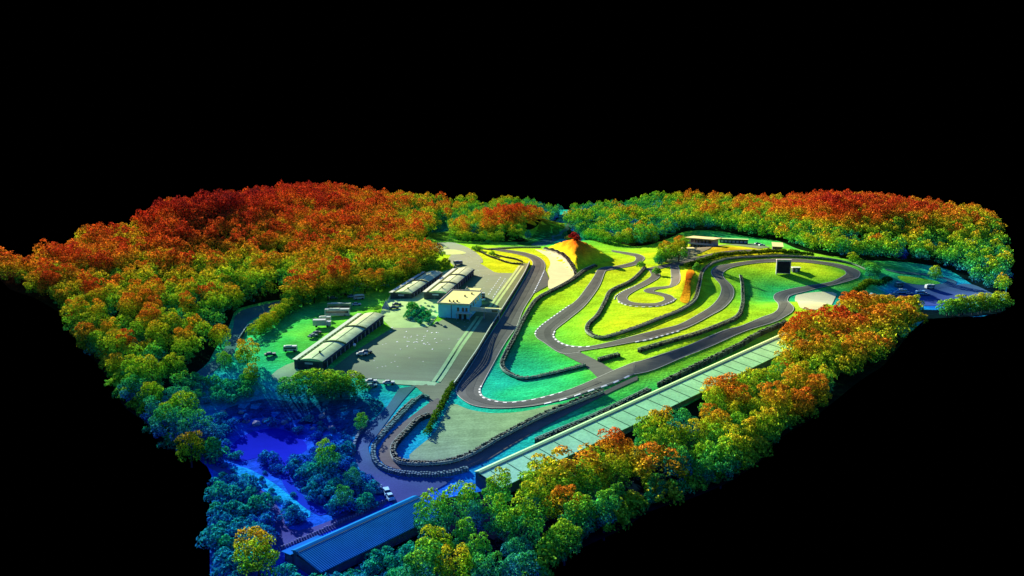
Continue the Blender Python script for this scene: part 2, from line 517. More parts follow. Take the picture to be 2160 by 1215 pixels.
def sheet(name, poly, m, off=0.1, step=4.0, extra=None, jit=.0):
    """polygon laid on the ground, off metres above it"""
    b = resample(poly, step, True)
    lo, hi = b.min(0), b.max(0)
    gx, gy = np.meshgrid(np.arange(lo[0], hi[0], step), np.arange(lo[1], hi[1], step))
    q = np.stack([gx.ravel(), gy.ravel()], 1)
    if extra is not None:
        q = extra
    q = q + RNG.uniform(-.15, .15, q.shape)
    q = q[inside(q, b)]
    if len(q):
        q = q[seg_dist(q, np.vstack([b, b[:1]])) > .3 * step if extra is None else seg_dist(q, np.vstack([b, b[:1]])) > 1.0]
    pts = [Vector(p) for p in b] + [Vector(p) for p in q]
    nb = len(b)
    ed = [(i, (i + 1) % nb) for i in range(nb)]
    vo, _, fo, _, _, _ = geometry.delaunay_2d_cdt(pts, ed, [], 1, 1e-4)
    v2 = np.array([(p.x, p.y) for p in vo])
    z = H(v2) + off
    v = np.column_stack([v2, z])
    f = np.array([t if True else t for t in fo], np.int32)
    # all facing up
    a, b_, c = v2[f[:, 0]], v2[f[:, 1]], v2[f[:, 2]]
    s = (b_[:, 0] - a[:, 0]) * (c[:, 1] - a[:, 1]) - (b_[:, 1] - a[:, 1]) * (c[:, 0] - a[:, 0])
    f[s < 0] = f[s < 0][:, ::-1]
    return np_mesh(name, v, f, m, True)


def ribbon(line, w, off, m, name, step=2.0):
    p = resample(line, step)
    t = np.gradient(p, axis=0); t /= np.linalg.norm(t, axis=1)[:, None] + 1e-9
    nr = np.stack([-t[:, 1], t[:, 0]], 1)
    a, b = p + nr * w / 2, p - nr * w / 2
    za, zb = H(a) + off, H(b) + off
    n = len(p)
    v = np.vstack([np.column_stack([a, za]), np.column_stack([b, zb])])
    f = np.array([(i + n, i + n + 1, i + 1, i) for i in range(n - 1)])
    return np_mesh(name, v, f, m, True)


# ---------------------------------------------------------------- the ground
def ground_points():
    out = []
    y = BP[:, 1].min() - 5
    while y < BP[:, 1].max() + 5:
        st = max(2.6, y / 95.0)
        x = np.arange(-560, 620, st)
        out.append(np.column_stack([x + (len(out) % 2) * st / 2, np.full(len(x), y)]))
        y += st * .87
    q = np.vstack(out)
    q = q[~inside(q, MBASE)]
    lo, hi = MBASE.min(0), MBASE.max(0)
    gx, gy = np.meshgrid(np.arange(lo[0], hi[0], 1.5), np.arange(lo[1], hi[1], 1.5))
    g = np.stack([gx.ravel(), gy.ravel()], 1)
    return np.vstack([q, g[inside(g, MBASE)]])


struct('ground', sheet('ground', BP, M['grass'], 0.0, 7.0, ground_points()))


def W(pts, closed=True, smooth=True, n=6):
    w = P(pts)
    return smooth_line(w, closed, n) if smooth else w


def area(name, px, m, off, step=4.0, smooth=True):
    struct(name, sheet(name, W(px, True, smooth), M[m], off, step))


# woods floor, scrub, and sheets darkened for shade
FL_LEFT = [(446, 992), (430, 962), (350, 926), (322, 884), (275, 852), (243, 796), (218, 757), (184, 734), (166, 690), (132, 652), (82, 624),
           (34, 608), (14, 588), (70, 590), (172, 528), (252, 509), (338, 488), (354, 462), (470, 447), (600, 422), (700, 418), (800, 430), (898, 438),
           (915, 470), (905, 498), (880, 512), (885, 545), (930, 558), (900, 574), (830, 592), (780, 600), (720, 612), (650, 622), (616, 630), (560, 636), (500, 652),
           (482, 700), (445, 765), (400, 800), (385, 840), (420, 930)]
FL_RIGHT = [(1360, 432), (1440, 430), (1600, 436), (1700, 432), (1850, 434), (1950, 447), (2048, 458), (2094, 478), (2114, 522), (2122, 572), (2116, 622),
            (2070, 612), (2035, 590), (1985, 564), (1900, 552), (1850, 550), (1780, 546), (1700, 530), (1640, 508), (1560, 496), (1500, 486), (1440, 490), (1350, 520), (1240, 505), (1195, 490), (1210, 452), (1330, 446)]
FL_LOW = [(1662, 716), (1690, 672), (1780, 660), (1850, 686), (1955, 672), (1900, 712), (1850, 770), (1795, 806), (1700, 880), (1640, 912), (1590, 970), (1528, 1010), (1448, 1044), (1370, 1064),
          (1306, 1108), (1238, 1138), (1170, 1168), (1138, 1216), (1124, 1270), (660, 1270), (700, 1200), (830, 1135), (870, 1082), (950, 1040), (1015, 1032), (1100, 1010), (1340, 895), (1440, 855), (1590, 778), (1650, 742)]
FL_HILL = [(955, 503), (950, 480), (985, 448), (1050, 434), (1110, 436), (1180, 452), (1140, 468), (1090, 492), (1120, 510), (1040, 510)]
_bl = [q[:2] for q in BOUND]
FLL = _bl[3:30] + FL_LEFT[FL_LEFT.index((898, 438)):]
FLO = [(1662, 716), (1690, 672), (1780, 660), (1850, 686)] + _bl[51:] + FL_LOW[FL_LOW.index((660, 1270)):]
def wide(px):
    c_ = np.array([0.0, 450.0]); return c_ + (P(px) - c_) * 1.006


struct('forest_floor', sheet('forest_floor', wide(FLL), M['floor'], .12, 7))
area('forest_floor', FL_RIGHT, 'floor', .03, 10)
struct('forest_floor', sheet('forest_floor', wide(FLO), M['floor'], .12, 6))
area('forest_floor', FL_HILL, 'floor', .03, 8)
area('forest_floor', [(1790, 658), (1900, 657), (1960, 654), (2100, 648), (2110, 660), (1990, 671), (1950, 676), (1850, 690)], 'floor', .14, 5)
area('valley_ground_and_shade', [(1180, 455), (1230, 450), (1240, 480), (1225, 506), (1180, 505), (1120, 518), (1090, 512), (1130, 490)], 'scrub', .035, 7)  # dark sheet over the valley floor, standing in for the hill's shadow
area('valley_ground_and_shade', [(905, 498), (915, 470), (898, 440), (1000, 442), (985, 450), (952, 480), (955, 503), (935, 508)], 'scrub', .035, 9)
area('pond_bank', [(450, 1260), (450, 1000), (440, 965), (390, 850), (420, 810), (520, 800), (600, 838), (700, 838), (790, 840), (812, 862), (772, 900), (748, 945), (760, 990), (815, 1055), (760, 1090),
                   (590, 1160), (570, 1260)], 'rough', .04, 4)
area('steep_bank', [(555, 842), (640, 850), (740, 842), (800, 845), (808, 862), (772, 894), (745, 925), (690, 905), (560, 880), (470, 900), (470, 865)], 'scrub', .06, 4)  # scrub bank, with the tree row's shadow put into its dark colour
PONDPX = [(490, 940), (505, 925), (530, 912), (560, 905), (585, 904), (610, 912), (640, 930), (648, 948), (630, 962), (612, 972), (598, 985), (585, 975), (565, 965), (530, 968), (500, 978), (480, 960)]


def flat_sheet(name, px, m, z, step=4):
    poly = smooth_line(at_z(px, z), True, 6)
    me = sheet(name, poly, m, 0, step)
    co = np.empty(len(me.vertices) * 3, np.float32); me.vertices.foreach_get('co', co)
    co[2::3] = z; me.vertices.foreach_set('co', co); me.update()
    return struct(name, me)


POND = smooth_line(P(PONDPX), True, 6)
struct('pond', sheet('pond', POND, M['water'], .10, 4))
area('stream', [(590, 980), (608, 978), (612, 1005), (625, 1030), (650, 1055), (690, 1080), (680, 1090), (640, 1070), (605, 1035), (592, 1005)], 'water', .13, 3)
area('dirt_track', [(440, 985), (470, 985), (510, 1010), (560, 1040), (590, 1075), (620, 1120), (720, 1090), (800, 1055), (815, 1065), (720, 1110), (600, 1155), (575, 1150), (580, 1100), (550, 1055), (500, 1020)], 'wetyard', .09, 3)
area('light_bank', [(480, 985), (520, 988), (570, 1015), (610, 1045), (655, 1078), (640, 1098), (600, 1070), (560, 1035), (510, 1008)], 'bankgrass', .12, 3)

# roads by their two edges
def road(name, A, B, m, off, step=3.0, lines=True, sm=True):
    a, b = P(A), P(B)
    if sm:
        a, b = smooth_line(a), smooth_line(b)
    struct(name, sheet(name, np.vstack([a, b[::-1]]), M[m], off, step))
    return a, b


# paddock and pit lane
area('paddock', [(955, 532), (985, 540), (1012, 556), (1045, 576), (1092, 577), (1080, 588), (1000, 695), (916, 806), (850, 803), (770, 798), (705, 792), (700, 780),
                 (828, 692), (862, 692), (905, 690), (945, 668), (960, 640), (945, 600), (958, 562), (945, 548)], 'yard', .12, 4, False)
area('concrete_apron', [(800, 668), (812, 640), (826, 618), (872, 600), (930, 575), (958, 566), (996, 566), (942, 634), (925, 664), (905, 690), (862, 692), (832, 700)], 'concrete', .10, 4, False)
area('turning_area', [(900, 524), (915, 514), (945, 511), (965, 514), (1000, 530), (1018, 548), (1012, 556), (985, 540), (955, 532), (930, 530)], 'yard', .115, 4)
area('parking_pad', [(904, 522), (915, 518), (940, 519), (944, 523), (925, 526)], 'concrete', .14, 3)
area('parking_pad', [(915, 529), (935, 527), (960, 527), (984, 534), (960, 537), (935, 537)], 'concrete', .14, 3)
struct('paddock_strip', sheet('paddock_strip', P([(768, 800), (850, 803), (925, 806), (920, 816), (850, 812), (775, 808)]), M['concrete'], .15, 4))
road('pit_lane', [(905, 850), (925, 815), (965, 752), (1012, 680), (1045, 630), (1078, 582), (1100, 556)],
     [(928, 872), (955, 815), (1012, 735), (1045, 682), (1083, 622), (1108, 580), (1118, 556)], 'pitlane', .16)
for px in ([(1096, 561), (1084, 578), (1062, 608), (1030, 652)], [(1103, 562), (1090, 580), (1070, 609), (1042, 650)], [(1008, 668), (985, 700), (955, 744), (914, 806)], [(1018, 668), (996, 700), (966, 744), (926, 806)]):
    struct('pit_line', ribbon(P(px), 1.3, .19, M['concrete'], 'pit_line'))

# circuit
MAIN_IN = [(1035, 526.5), (1060, 531), (1088, 536), (1109, 542), (1121, 549.5), (1124, 558), (1116, 572), (1085, 625), (1045, 690), (1010, 745), (985, 785), (966, 815), (963, 829), (972, 841), (993, 854), (1020, 860), (1055, 862), (1115, 858), (1159, 849.6), (1233, 827), (1293, 807), (1340, 789)]
MAIN_OUT = [(1035, 524), (1074, 528), (1102, 532), (1123, 537.6), (1141, 546), (1149.5, 557.8), (1148, 570), (1138, 592), (1126, 618), (1103, 655), (1089.6, 689), (1066, 723), (1034, 780), (1017, 812), (1013, 826), (1020, 838), (1041, 845), (1070, 849), (1115, 845), (1159, 835), (1204, 821.5), (1260, 798), (1293, 783), (1340, 764)]
e1 = road('race_track', MAIN_IN, MAIN_OUT, 'asphalt', .20, 2.6)
LOOP_IN = [(1336, 766), (1369, 757), (1448, 731), (1527, 698), (1567, 687), (1607, 670), (1633, 660), (1642, 648), (1637, 637), (1632, 627), (1640, 618), (1667, 610), (1707, 603), (1740, 598), (1767, 590), (1783, 580), (1782, 572), (1760, 563), (1727, 557), (1693, 553.5), (1640, 553), (1600, 555), (1563, 560), (1537, 567), (1525, 577), (1528, 588), (1543, 603), (1548, 617), (1543, 633), (1527, 650), (1503, 664), (1470, 682), (1432, 698), (1369, 716), (1290, 731), (1219, 742)]
LOOP_OUT = [(1336, 791), (1379, 781), (1440, 755), (1507, 728), (1573, 699), (1627, 682), (1655, 669), (1674, 653), (1664, 638), (1662, 630), (1673, 622), (1707, 613), (1740, 605), (1773, 598), (1800, 590), (1813, 582), (1812, 573), (1797, 565), (1767, 557), (1727, 551), (1687, 547), (1627, 547), (1580, 551), (1540, 557), (1510, 563), (1500, 575), (1507, 587), (1520, 603), (1520, 620), (1507, 640), (1483, 658), (1440, 682), (1395, 695), (1316, 715), (1253, 730), (1222, 732)]
e2 = road('race_track', LOOP_IN, LOOP_OUT, 'asphalt', .204, 2.6)
HAIR_A = [(1226, 732), (1200, 729.5), (1179, 721), (1168.6, 710), (1171, 697), (1197, 676), (1232, 647), (1253, 621), (1266, 600), (1276, 574), (1282, 571), (1303, 567), (1342, 559), (1359, 547), (1353, 539), (1332, 534), (1290, 528)]
HAIR_B = [(1224, 744), (1184, 746), (1147, 723), (1132, 713), (1130, 701), (1147, 684), (1184, 657.6), (1216, 634), (1237, 607.5), (1253, 584), (1261, 570), (1275, 564), (1303, 561), (1337, 552), (1340, 543), (1327, 538.5), (1290, 531)]
e3 = road('race_track', HAIR_A, HAIR_B, 'asphalt', .208, 2.6)
area('link_road', [(1182, 744), (1220, 742), (1240, 752), (1265, 764), (1295, 782), (1285, 790), (1262, 799), (1248, 785), (1232, 771), (1205, 757)], 'asphalt', .196, 2.6, False)
area('runoff', [(1148, 566), (1153, 576), (1158, 588), (1155, 604), (1122, 622), (1135, 596)], 'asphalt', .18, 2.6, False)
area('gravel_trap', [(1129, 527), (1158, 531), (1184, 542), (1205.5, 560), (1213, 578.5), (1190, 597), (1160, 611), (1156, 597), (1159, 586), (1155, 573), (1161, 557), (1155, 544), (1142, 535)], 'sand', .34, 2)
area('gravel_trap', [(1677, 628), (1690, 621), (1715, 617), (1745, 616), (1765, 620), (1758, 636), (1735, 648), (1695, 652), (1683, 640)], 'sand', .14, 3)
area('gravel_trap', [(952, 852), (972, 858), (996, 866), (1041, 872), (1100, 869), (1159, 856), (1182, 853), (1198, 858), (1144, 876), (1055, 918), (996, 952), (952, 968), (907, 973), (860, 966), (913, 918), (931, 888)], 'gravel', .13, 3)
struct('mound', sheet('mound', MBASE, M['mound'], .10, 1.5))
for (a, b) in ((MAIN_IN, MAIN_OUT), (LOOP_IN, LOOP_OUT), (HAIR_A, HAIR_B)):
    a, b = resample(smooth_line(P(a)), 1.0), resample(smooth_line(P(b)), 1.0)
    k = np.linspace(0, 1, 60)
    mid = np.stack([[np.interp(k, np.linspace(0, 1, len(e)), e[:, i]) for i in (0, 1)] for e in (a, b)]).mean(0).T
    mid = smooth_line(mid[2:-2:3])
    struct('rubber_line', ribbon(mid, 2.6, .245, M['rubbered'], 'rubber_line', 2.0))
area('bare_bank', [(1449, 571), (1460, 567), (1465, 576), (1457, 596), (1456, 622), (1450, 640), (1434, 634), (1441, 612), (1446, 590)], 'bank', .12, 2)
# kart loop
KART = [(1372, 566), (1379, 573), (1382, 584), (1363, 597), (1337, 610), (1316, 623), (1313, 632.5), (1327, 640), (1356, 643), (1390, 642), (1411, 635), (1408, 626), (1390, 620), (1368, 615), (1380, 609), (1408, 606), (1424, 597), (1424, 571), (1422, 560)]
kl = smooth_line(P(KART), False, 10)
struct('kart_track', ribbon(kl, 4.6, .22, M['asphalt'], 'kart_track', 1.5))
# club road
CLUB = [(1366, 570), (1400, 562), (1430, 556), (1470, 546), (1510, 537), (1560, 531), (1600, 529), (1640, 530)]
struct('service_road', ribbon(smooth_line(P(CLUB)), 6.0, .19, M['asphalt'], 'service_road'))
area('club_yard', [(1395, 552), (1425, 535), (1450, 522), (1500, 520), (1560, 514), (1600, 514), (1625, 522), (1600, 525), (1540, 517), (1495, 526), (1466, 538), (1475, 545), (1430, 556)], 'yard', .17, 3, False)
# roads at the low end
road('service_road', [(842, 820), (812, 864), (777, 897), (750, 941), (747, 959), (759, 992), (780, 1015), (812, 1045), (833, 1066)],
     [(878, 814), (842, 855), (798, 915), (777, 941), (783, 965), (798, 992), (833, 1006), (888, 1010), (952, 1008)], 'wetyard', .17, 3)
area('low_yard', [(780, 1013), (798, 994), (833, 1006), (888, 1011), (960, 1008), (930, 1030), (858, 1056), (833, 1066), (812, 1043)], 'wetyard', .165, 4, False)
road('service_road', [(924, 840), (907, 850), (866, 880), (824, 915), (804, 941), (798, 959), (807, 977), (833, 989), (893, 997), (952, 997), (981, 990), (1026, 972), (1085, 937), (1144, 903), (1204, 871), (1272, 836), (1345, 802)],
     [(940, 856), (907, 880), (884, 892), (862, 915), (838, 940), (832, 956), (841, 975), (866, 982), (907, 982), (952, 978), (996, 962), (1056, 928), (1144, 883), (1204, 857), (1269, 828), (1345, 793)], 'asphalt', .17, 3)
area('link_road', [(842, 822), (880, 812), (930, 808), (955, 815), (940, 850), (910, 850), (895, 832), (878, 817)], 'pitlane', .155, 3, False)
# dark lane by the left wood
road('lane', [(385, 812), (430, 776), (468, 745), (490, 700), (496, 668), (520, 652), (570, 640), (612, 628)], [(400, 822), (450, 784), (490, 748), (512, 705), (522, 682), (545, 668), (590, 650), (618, 636)], 'wetyard', .15, 3)
area('lane', [(1120, 516), (1160, 500), (1195, 476), (1206, 470), (1208, 476), (1180, 500), (1150, 518)], 'wetyard', .12, 4)
# right-hand low paddock
area('lower_paddock', [(1780, 640), (1810, 628), (1870, 622), (1895, 606), (1930, 603), (2000, 602), (2050, 600), (2095, 620), (2110, 632), (2040, 640), (1960, 645), (1900, 650), (1820, 648)], 'wetyard', .13, 4)
area('oval_lawn', [(1893, 583), (1920, 584), (1960, 590), (1985, 597), (1965, 601), (1930, 600), (1905, 594)], 'lawn', .15, 3)
struct('service_road', ribbon(smooth_line(P([(1868, 568), (1900, 575), (1950, 579), (1990, 586), (2008, 595), (1990, 603), (1950, 606), (1915, 602), (1890, 594)])), 5.0, .16, M['wetyard'], 'service_road'))
area('concrete_apron', [(572, 792), (600, 772), (622, 764), (630, 780), (628, 800), (590, 806)], 'concrete', .11, 4)

# painted edges
for (a, b) in (e1, e2, e3):
    for ln in (a, b):
        struct('track_line', ribbon(ln, .26, .26, M['line'], 'track_line', 2.0))
for s in (-1, 1):
    t = np.gradient(kl, axis=0); t /= np.linalg.norm(t, axis=1)[:, None]
    struct('track_line', ribbon(kl + np.stack([-t[:, 1], t[:, 0]], 1) * 2.25 * s, .2, .26, M['line'], 'track_line', 1.5))
for px in ([(1056, 585), (1030, 622)], [(1066, 588), (1040, 628)]):
    ln = resample(P(px), 2.2)
    for i in range(0, len(ln) - 1, 2):
        struct('bay_marking', ribbon(ln[i:i + 2], .3, .17, M['white'], 'bay_marking', 1.0))
for i in range(32):
    x, y = random.gauss(885, 26), random.gauss(712, 20)
    p = P([(x, y)])[0]
    a = STR + random.choice((0, 0, .2, 1.5)); L = random.uniform(.4, 1.4)
    struct('yard_marking', ribbon(np.array([p, p + L * np.array([math.cos(a), math.sin(a)])]), random.uniform(.3, .6), .175, M['white'], 'yard_marking', .8))


# ---------------------------------------------------------------- kerbs
def kerb(px, label, w=.62, blk=1.6):
    ln = resample(smooth_line(P(px)), blk)
    c = ln[len(ln) // 2]
    base = np.array([c[0], c[1], float(H([c])[0])])
    t = thing('kerb', label, 'kerb', base)
    for nm, mm, par in (('white_block', 'kerbw', 0), ('dark_block', 'kerbd', 1)):
        mb = MB()
        for i in range(par, len(ln) - 1, 2):
            a, b = ln[i], ln[i + 1]
            d = (b - a) / np.linalg.norm(b - a); n = np.array([-d[1], d[0]]) * w / 2
            q = [a + n, a - n, b - n, b + n]
            z = H(q)
            lo = [(*p, zz + .02) for p, zz in zip(q, z)]; hi = [(*(p * .9 + (a + b) / 2 * .1), zz + .27) for p, zz in zip(q, z)]
            k = len(mb.v)
            mb.v += [tuple(np.array(p) - base) for p in lo + hi]
            mb.f.append((k + 4, k + 5, k + 6, k + 7))
            for u in range(4):
                v = (u + 1) % 4
                mb.f.append((k + u, k + v, k + 4 + v, k + 4 + u))
        mb.build(nm, M[mm], t)


kerb([(1015, 815), (1011, 826), (1018, 839), (1041, 847), (1070, 850.5), (1100, 848)], 'white blocked kerb around the inside of the lower hairpin beside the teal grass')
kerb([(1100, 848), (1115, 846), (1159, 836), (1195, 825)], 'thin white kerb along the green grass after the lower hairpin', .5)
kerb([(1147, 853), (1190, 843), (1233, 829), (1290, 810), (1338, 789)], 'long pale kerb between the track and the gravel trap wedge', .6, 2.6)
kerb([(1148, 572), (1140, 590), (1126, 618)], 'white dashed kerb line where the runoff meets the main straight', .6)
kerb([(1130, 706), (1130, 700), (1147, 683), (1184, 656.6), (1204, 643)], 'white dashed kerb on the outside of the middle hairpin', .6)
kerb([(1170, 700), (1167, 710), (1178, 722), (1199, 730.5), (1224, 733), (1253, 731)], 'pale kerb around the inside of the middle hairpin', .7)
kerb([(1340, 722), (1369, 717), (1400, 708), (1432, 699)], 'pale kerb on the lower edge of the middle straight', .6)
kerb([(1296, 632), (1300, 624), (1320, 612), (1340, 604)], 'white kerb on the outside of the kart loop’s left bend', .4)
kerb([(1304, 637), (1325, 645), (1356, 648), (1392, 646), (1412, 639), (1426, 631)], 'white kerb round the bottom of the kart loop', .5)


# ---------------------------------------------------------------- tyre walls, fences, hedges
def barrier(px, label, name='tyre_wall', hgt=1.15, rows=2, rail=True, cat='tyre wall', mat_='tyre', sp=.8, rad=.42):
    ln = resample(smooth_line(P(px)), sp)
    c = ln[len(ln) // 2]
    base = np.array([c[0], c[1], float(H([c])[0])])
    t = thing(name, label, cat, base)
    d = np.gradient(ln, axis=0); d /= np.linalg.norm(d, axis=1)[:, None]
    nr = np.stack([-d[:, 1], d[:, 0]], 1)
    mb = MB()
    for r in range(rows):
        off = (r - (rows - 1) / 2) * rad * 1.8
        for i in range(len(ln)):
            p = ln[i] + nr[i] * (off + random.uniform(-.08, .08))
            z = float(H([p])[0]); h = hgt * random.uniform(.8, 1.12)
            mb.cyl((p[0] - base[0], p[1] - base[1], z - base[2] - .1), (0, 0, 1), rad * random.uniform(.9, 1.1), h + .1, 7, rad * .8)
    mb.build('tyre_stack' if mat_ == 'tyre' else 'stone', M[mat_], t)
    if rail:
        rb = MB()
        q = ln + nr * (-rad * 1.8 * rows / 2 - .15)
        z = H(q)
        for i in range(len(q) - 1):
            a, b = q[i] - base[:2], q[i + 1] - base[:2]
            za, zb = z[i] - base[2], z[i + 1] - base[2]
            n = nr[i] * .08
            for (lo, hi) in ((.5, .85), (1.0, 1.3)):
                k = len(rb.v)
                rb.v += [(*(a - n), za + lo), (*(b - n), zb + lo), (*(b - n), zb + hi), (*(a - n), za + hi),
                         (*(a + n), za + lo), (*(b + n), zb + lo), (*(b + n), zb + hi), (*(a + n), za + hi)]
                rb.f += [(k, k + 1, k + 2, k + 3), (k + 7, k + 6, k + 5, k + 4), (k + 3, k + 2, k + 6, k + 7), (k, k + 4, k + 5, k + 1)]
            if i % 3 == 0:
                rb.cyl((a[0], a[1], za - .1), (0, 0, 1), .07, 1.5, 5)
        rb.build('guard_rail', M['rail'], t)
    return t


barrier([(1258, 562), (1232, 574), (1211, 590), (1184, 606), (1158, 619), (1140, 629), (1126, 642), (1105, 676), (1087, 713), (1069, 747), (1060, 770), (1067, 785), (1094, 799), (1115, 800), (1174, 788), (1233, 773)],
        'long dark tyre wall curving down from the mound around the left grass infield')
barrier([(1361, 566), (1350, 579), (1329, 597), (1290, 616), (1277, 639), (1261, 668), (1242, 687), (1240, 702), (1261, 714), (1290, 710), (1342, 693), (1395, 672), (1435, 656), (1464, 635), (1474, 603), (1482, 574), (1500, 558), (1525, 550)],
        'dark tyre wall enclosing the kart loop island in the middle')
barrier([(1525, 549), (1560, 545), (1607, 543), (1673, 542.5), (1740, 547), (1790, 556), (1828, 571)], 'dark tyre wall behind the far bend beside the big screen')
barrier([(1563, 584), (1566, 600), (1567, 620), (1567, 643), (1557, 670), (1523, 687), (1473, 706), (1425, 720), (1385, 732), (1348, 743)], 'dark tyre wall winding between the green hollow and the middle straight')
barrier([(1306, 752), (1285, 757), (1263, 763)], 'short dark tyre wall block next to the link road')
barrier([(1657, 684), (1590, 714), (1557, 734), (1473, 775), (1440, 792), (1390, 817)], 'dark tyre wall along the grass above the upper end of the long green roof', hgt=1.8)
barrier([(1370, 826), (1333, 845), (1250, 885), (1200, 906), (1132, 935)], 'dark tyre wall along the lower grass verge beside the long green roof')
barrier([(905, 880), (884, 889), (860, 913), (836, 939), (830, 956), (839, 975), (866, 981), (907, 981), (952, 976), (996, 960), (1056, 925), (1144, 880), (1204, 855), (1270, 829)],
        'thick dark tyre wall around the lower edge of the big gravel trap', hgt=1.4, rows=2)
barrier([(902, 842), (887, 839), (842, 883), (798, 931), (788, 948), (791, 975), (810, 991), (848, 1002), (907, 1005), (952, 1001), (985, 992)], 'grey stone wall between the two blue service roads at the low hairpin', 'stone_wall', 1.1, 2, False, 'stone wall', 'stone', .8, .42)
barrier([(869, 846), (842, 872), (815, 903), (797, 925)], 'short dark tyre row in the teal grass strip by the low service road', hgt=.9, rows=1, rail=False)
barrier([(776, 893), (760, 915), (748, 940), (745, 962)], 'dark stone wall on the left side of the blue service road near the pond', 'stone_wall', 1.2, 1, False, 'stone wall', 'stone', 1.0, .6)
barrier([(1148, 526), (1179, 536), (1200, 552), (1211, 571), (1214, 580)], 'dark tyre wall at the foot of the orange mound beside the pale sand', hgt=1.2)
barrier([(1004, 523), (1030, 527), (1060, 525), (1100, 523), (1140, 523)], 'low dark tyre wall along the green verge below the wooded hill', hgt=.8, rows=1)
barrier([(998, 526), (1009, 530), (1019, 535), (1033, 542), (1053, 549), (1074, 555.7), (1102, 558)], 'dark tyre row on the yellow island nearest the paddock', hgt=1.0, rows=1, rail=False)
barrier([(1038, 536), (1060, 542.5), (1088, 548), (1102, 553.6)], 'dark tyre row on the yellow island nearest the track', hgt=1.0, rows=1, rail=False)
barrier([(1435, 561), (1455, 557), (1480, 549), (1510, 541), (1560, 534)], 'low dark tyre wall on the near side of the clubhouse road', hgt=1.0, rows=1, rail=False)


def fence(px, label, name, hgt, pw=.5, pm='darkwall'):
    """pit wall: low concrete wall, posts, mesh panels, top rail"""
    ln = resample(smooth_line(P(px)), 2.2)
    c = ln[len(ln) // 2]
    base = np.array([c[0], c[1], float(H([c])[0])])
    t = thing(name, label, 'fence', base)
    d = np.gradient(ln, axis=0); d /= np.linalg.norm(d, axis=1)[:, None]
    nr = np.stack([-d[:, 1], d[:, 0]], 1)
    z = H(ln) - base[2]
    wl, po, pn, rl = MB(), MB(), MB(), MB()

    def strip(mb, i, lo, hi, w):
        a, b = ln[i] - base[:2], ln[i + 1] - base[:2]
        na, nb = nr[i] * w, nr[i + 1] * w
        k = len(mb.v)
        mb.v += [(*(a - na), z[i] + lo), (*(b - nb), z[i + 1] + lo), (*(b + nb), z[i + 1] + lo), (*(a + na), z[i] + lo),
                 (*(a - na), z[i] + hi), (*(b - nb), z[i + 1] + hi), (*(b + nb), z[i + 1] + hi), (*(a + na), z[i] + hi)]
        mb.f += [(k, k + 1, k + 5, k + 4), (k + 3, k + 7, k + 6, k + 2), (k + 4, k + 5, k + 6, k + 7), (k, k + 4, k + 7, k + 3), (k + 1, k + 2, k + 6, k + 5)]
    for i in range(len(ln)):
        if i < len(ln) - 1:
            strip(wl, i, -.1, 1.0, pw / 2)
            for q in range(3):
                strip(pn, i, 1.05 + q * (hgt - 1.1) / 3, 1.05 + (q + .6) * (hgt - 1.1) / 3, .05)
            strip(rl, i, hgt, hgt + .18, .16)
        a = ln[i] - base[:2]
        if i % 2 == 0:
            po = MB(); po.cyl((a[0], a[1], z[i]), (0, 0, 1), .13, hgt + .1, 6); po.build('post', M['rail'], t)
    wl.build('wall_base', M[pm], t); pn.build('mesh_panel', M['tyre'], t); rl.build('top_rail', M['eave'], t)
    return t


fence([(1117, 558), (1106, 582), (1082, 622), (1044, 683), (1012, 737), (985, 778), (958, 818)], 'long dark pit wall fence between the pit lane and the main straight', 'pit_fence', 1.9)
fence([(540, 688), (524, 692), (510, 712), (504, 722)], 'small dark fence at the bend of the lane left of the paddock', 'wire_fence', 1.6, .3)


def cards(c, nrm, size, rnd=.5):
    """leaf quads at c facing nrm"""
    n = len(c)
    nn = nrm + RNG.normal(0, rnd, (n, 3)); nn /= np.linalg.norm(nn, axis=1)[:, None] + 1e-9
    r = RNG.normal(0, 1, (n, 3))
    u = np.cross(nn, r); u /= np.linalg.norm(u, axis=1)[:, None] + 1e-9
    w = np.cross(nn, u)
    s = (size * RNG.uniform(.7, 1.3, n))[:, None]
    e = RNG.uniform(.6, 1.0, n)[:, None]
    v = np.stack([c - u * s - w * s * e * .3, c + w * s * e * -1.0, c + u * s + w * s * e * .3, c + w * s * e], 1).reshape(-1, 3)
    f = np.arange(4 * n).reshape(-1, 4)
    return v, f


def sph(n, lo=-1.0):
    z = RNG.uniform(lo, 1, n); a = RNG.uniform(0, 2 * math.pi, n); r = np.sqrt(1 - z * z)
    return np.stack([r * np.cos(a), r * np.sin(a), z], 1)


def hedge(px, label, w, h, name='hedge', m='hedge', dens=14, size=.32, shift=0.0):
    ln = resample(smooth_line(P(px)), 1.6)
    c = ln[len(ln) // 2]
    base = np.array([c[0], c[1], float(H([c])[0])])
    d = np.gradient(ln, axis=0); d /= np.linalg.norm(d, axis=1)[:, None]
    nr = np.stack([-d[:, 1], d[:, 0]], 1)
    cs, ns = [], []
    for i in range(len(ln)):
        ww, hh = w * random.uniform(.75, 1.2), h * random.uniform(.7, 1.2)
        o = ln[i] + nr[i] * random.uniform(-.2, .2) * w
        z = float(H([o])[0])
        s = sph(int(dens * w * h / 2) + 8, -.3)
        p = s * np.array([ww / 2 + .3, ww / 2 + .3, hh * .55]) * RNG.uniform(.8, 1.05, (len(s), 1))
        cs.append(p + np.array([o[0], o[1], z + hh * .48]) - base); ns.append(s)
    cs, ns = np.vstack(cs), np.vstack(ns)
    v, f = cards(cs, ns, size, .5)
    t = thing(name, label, 'hedge', base)
    link('foliage', np_mesh('foliage', v, f, M[m]), t)['elev_shift'] = float(shift)



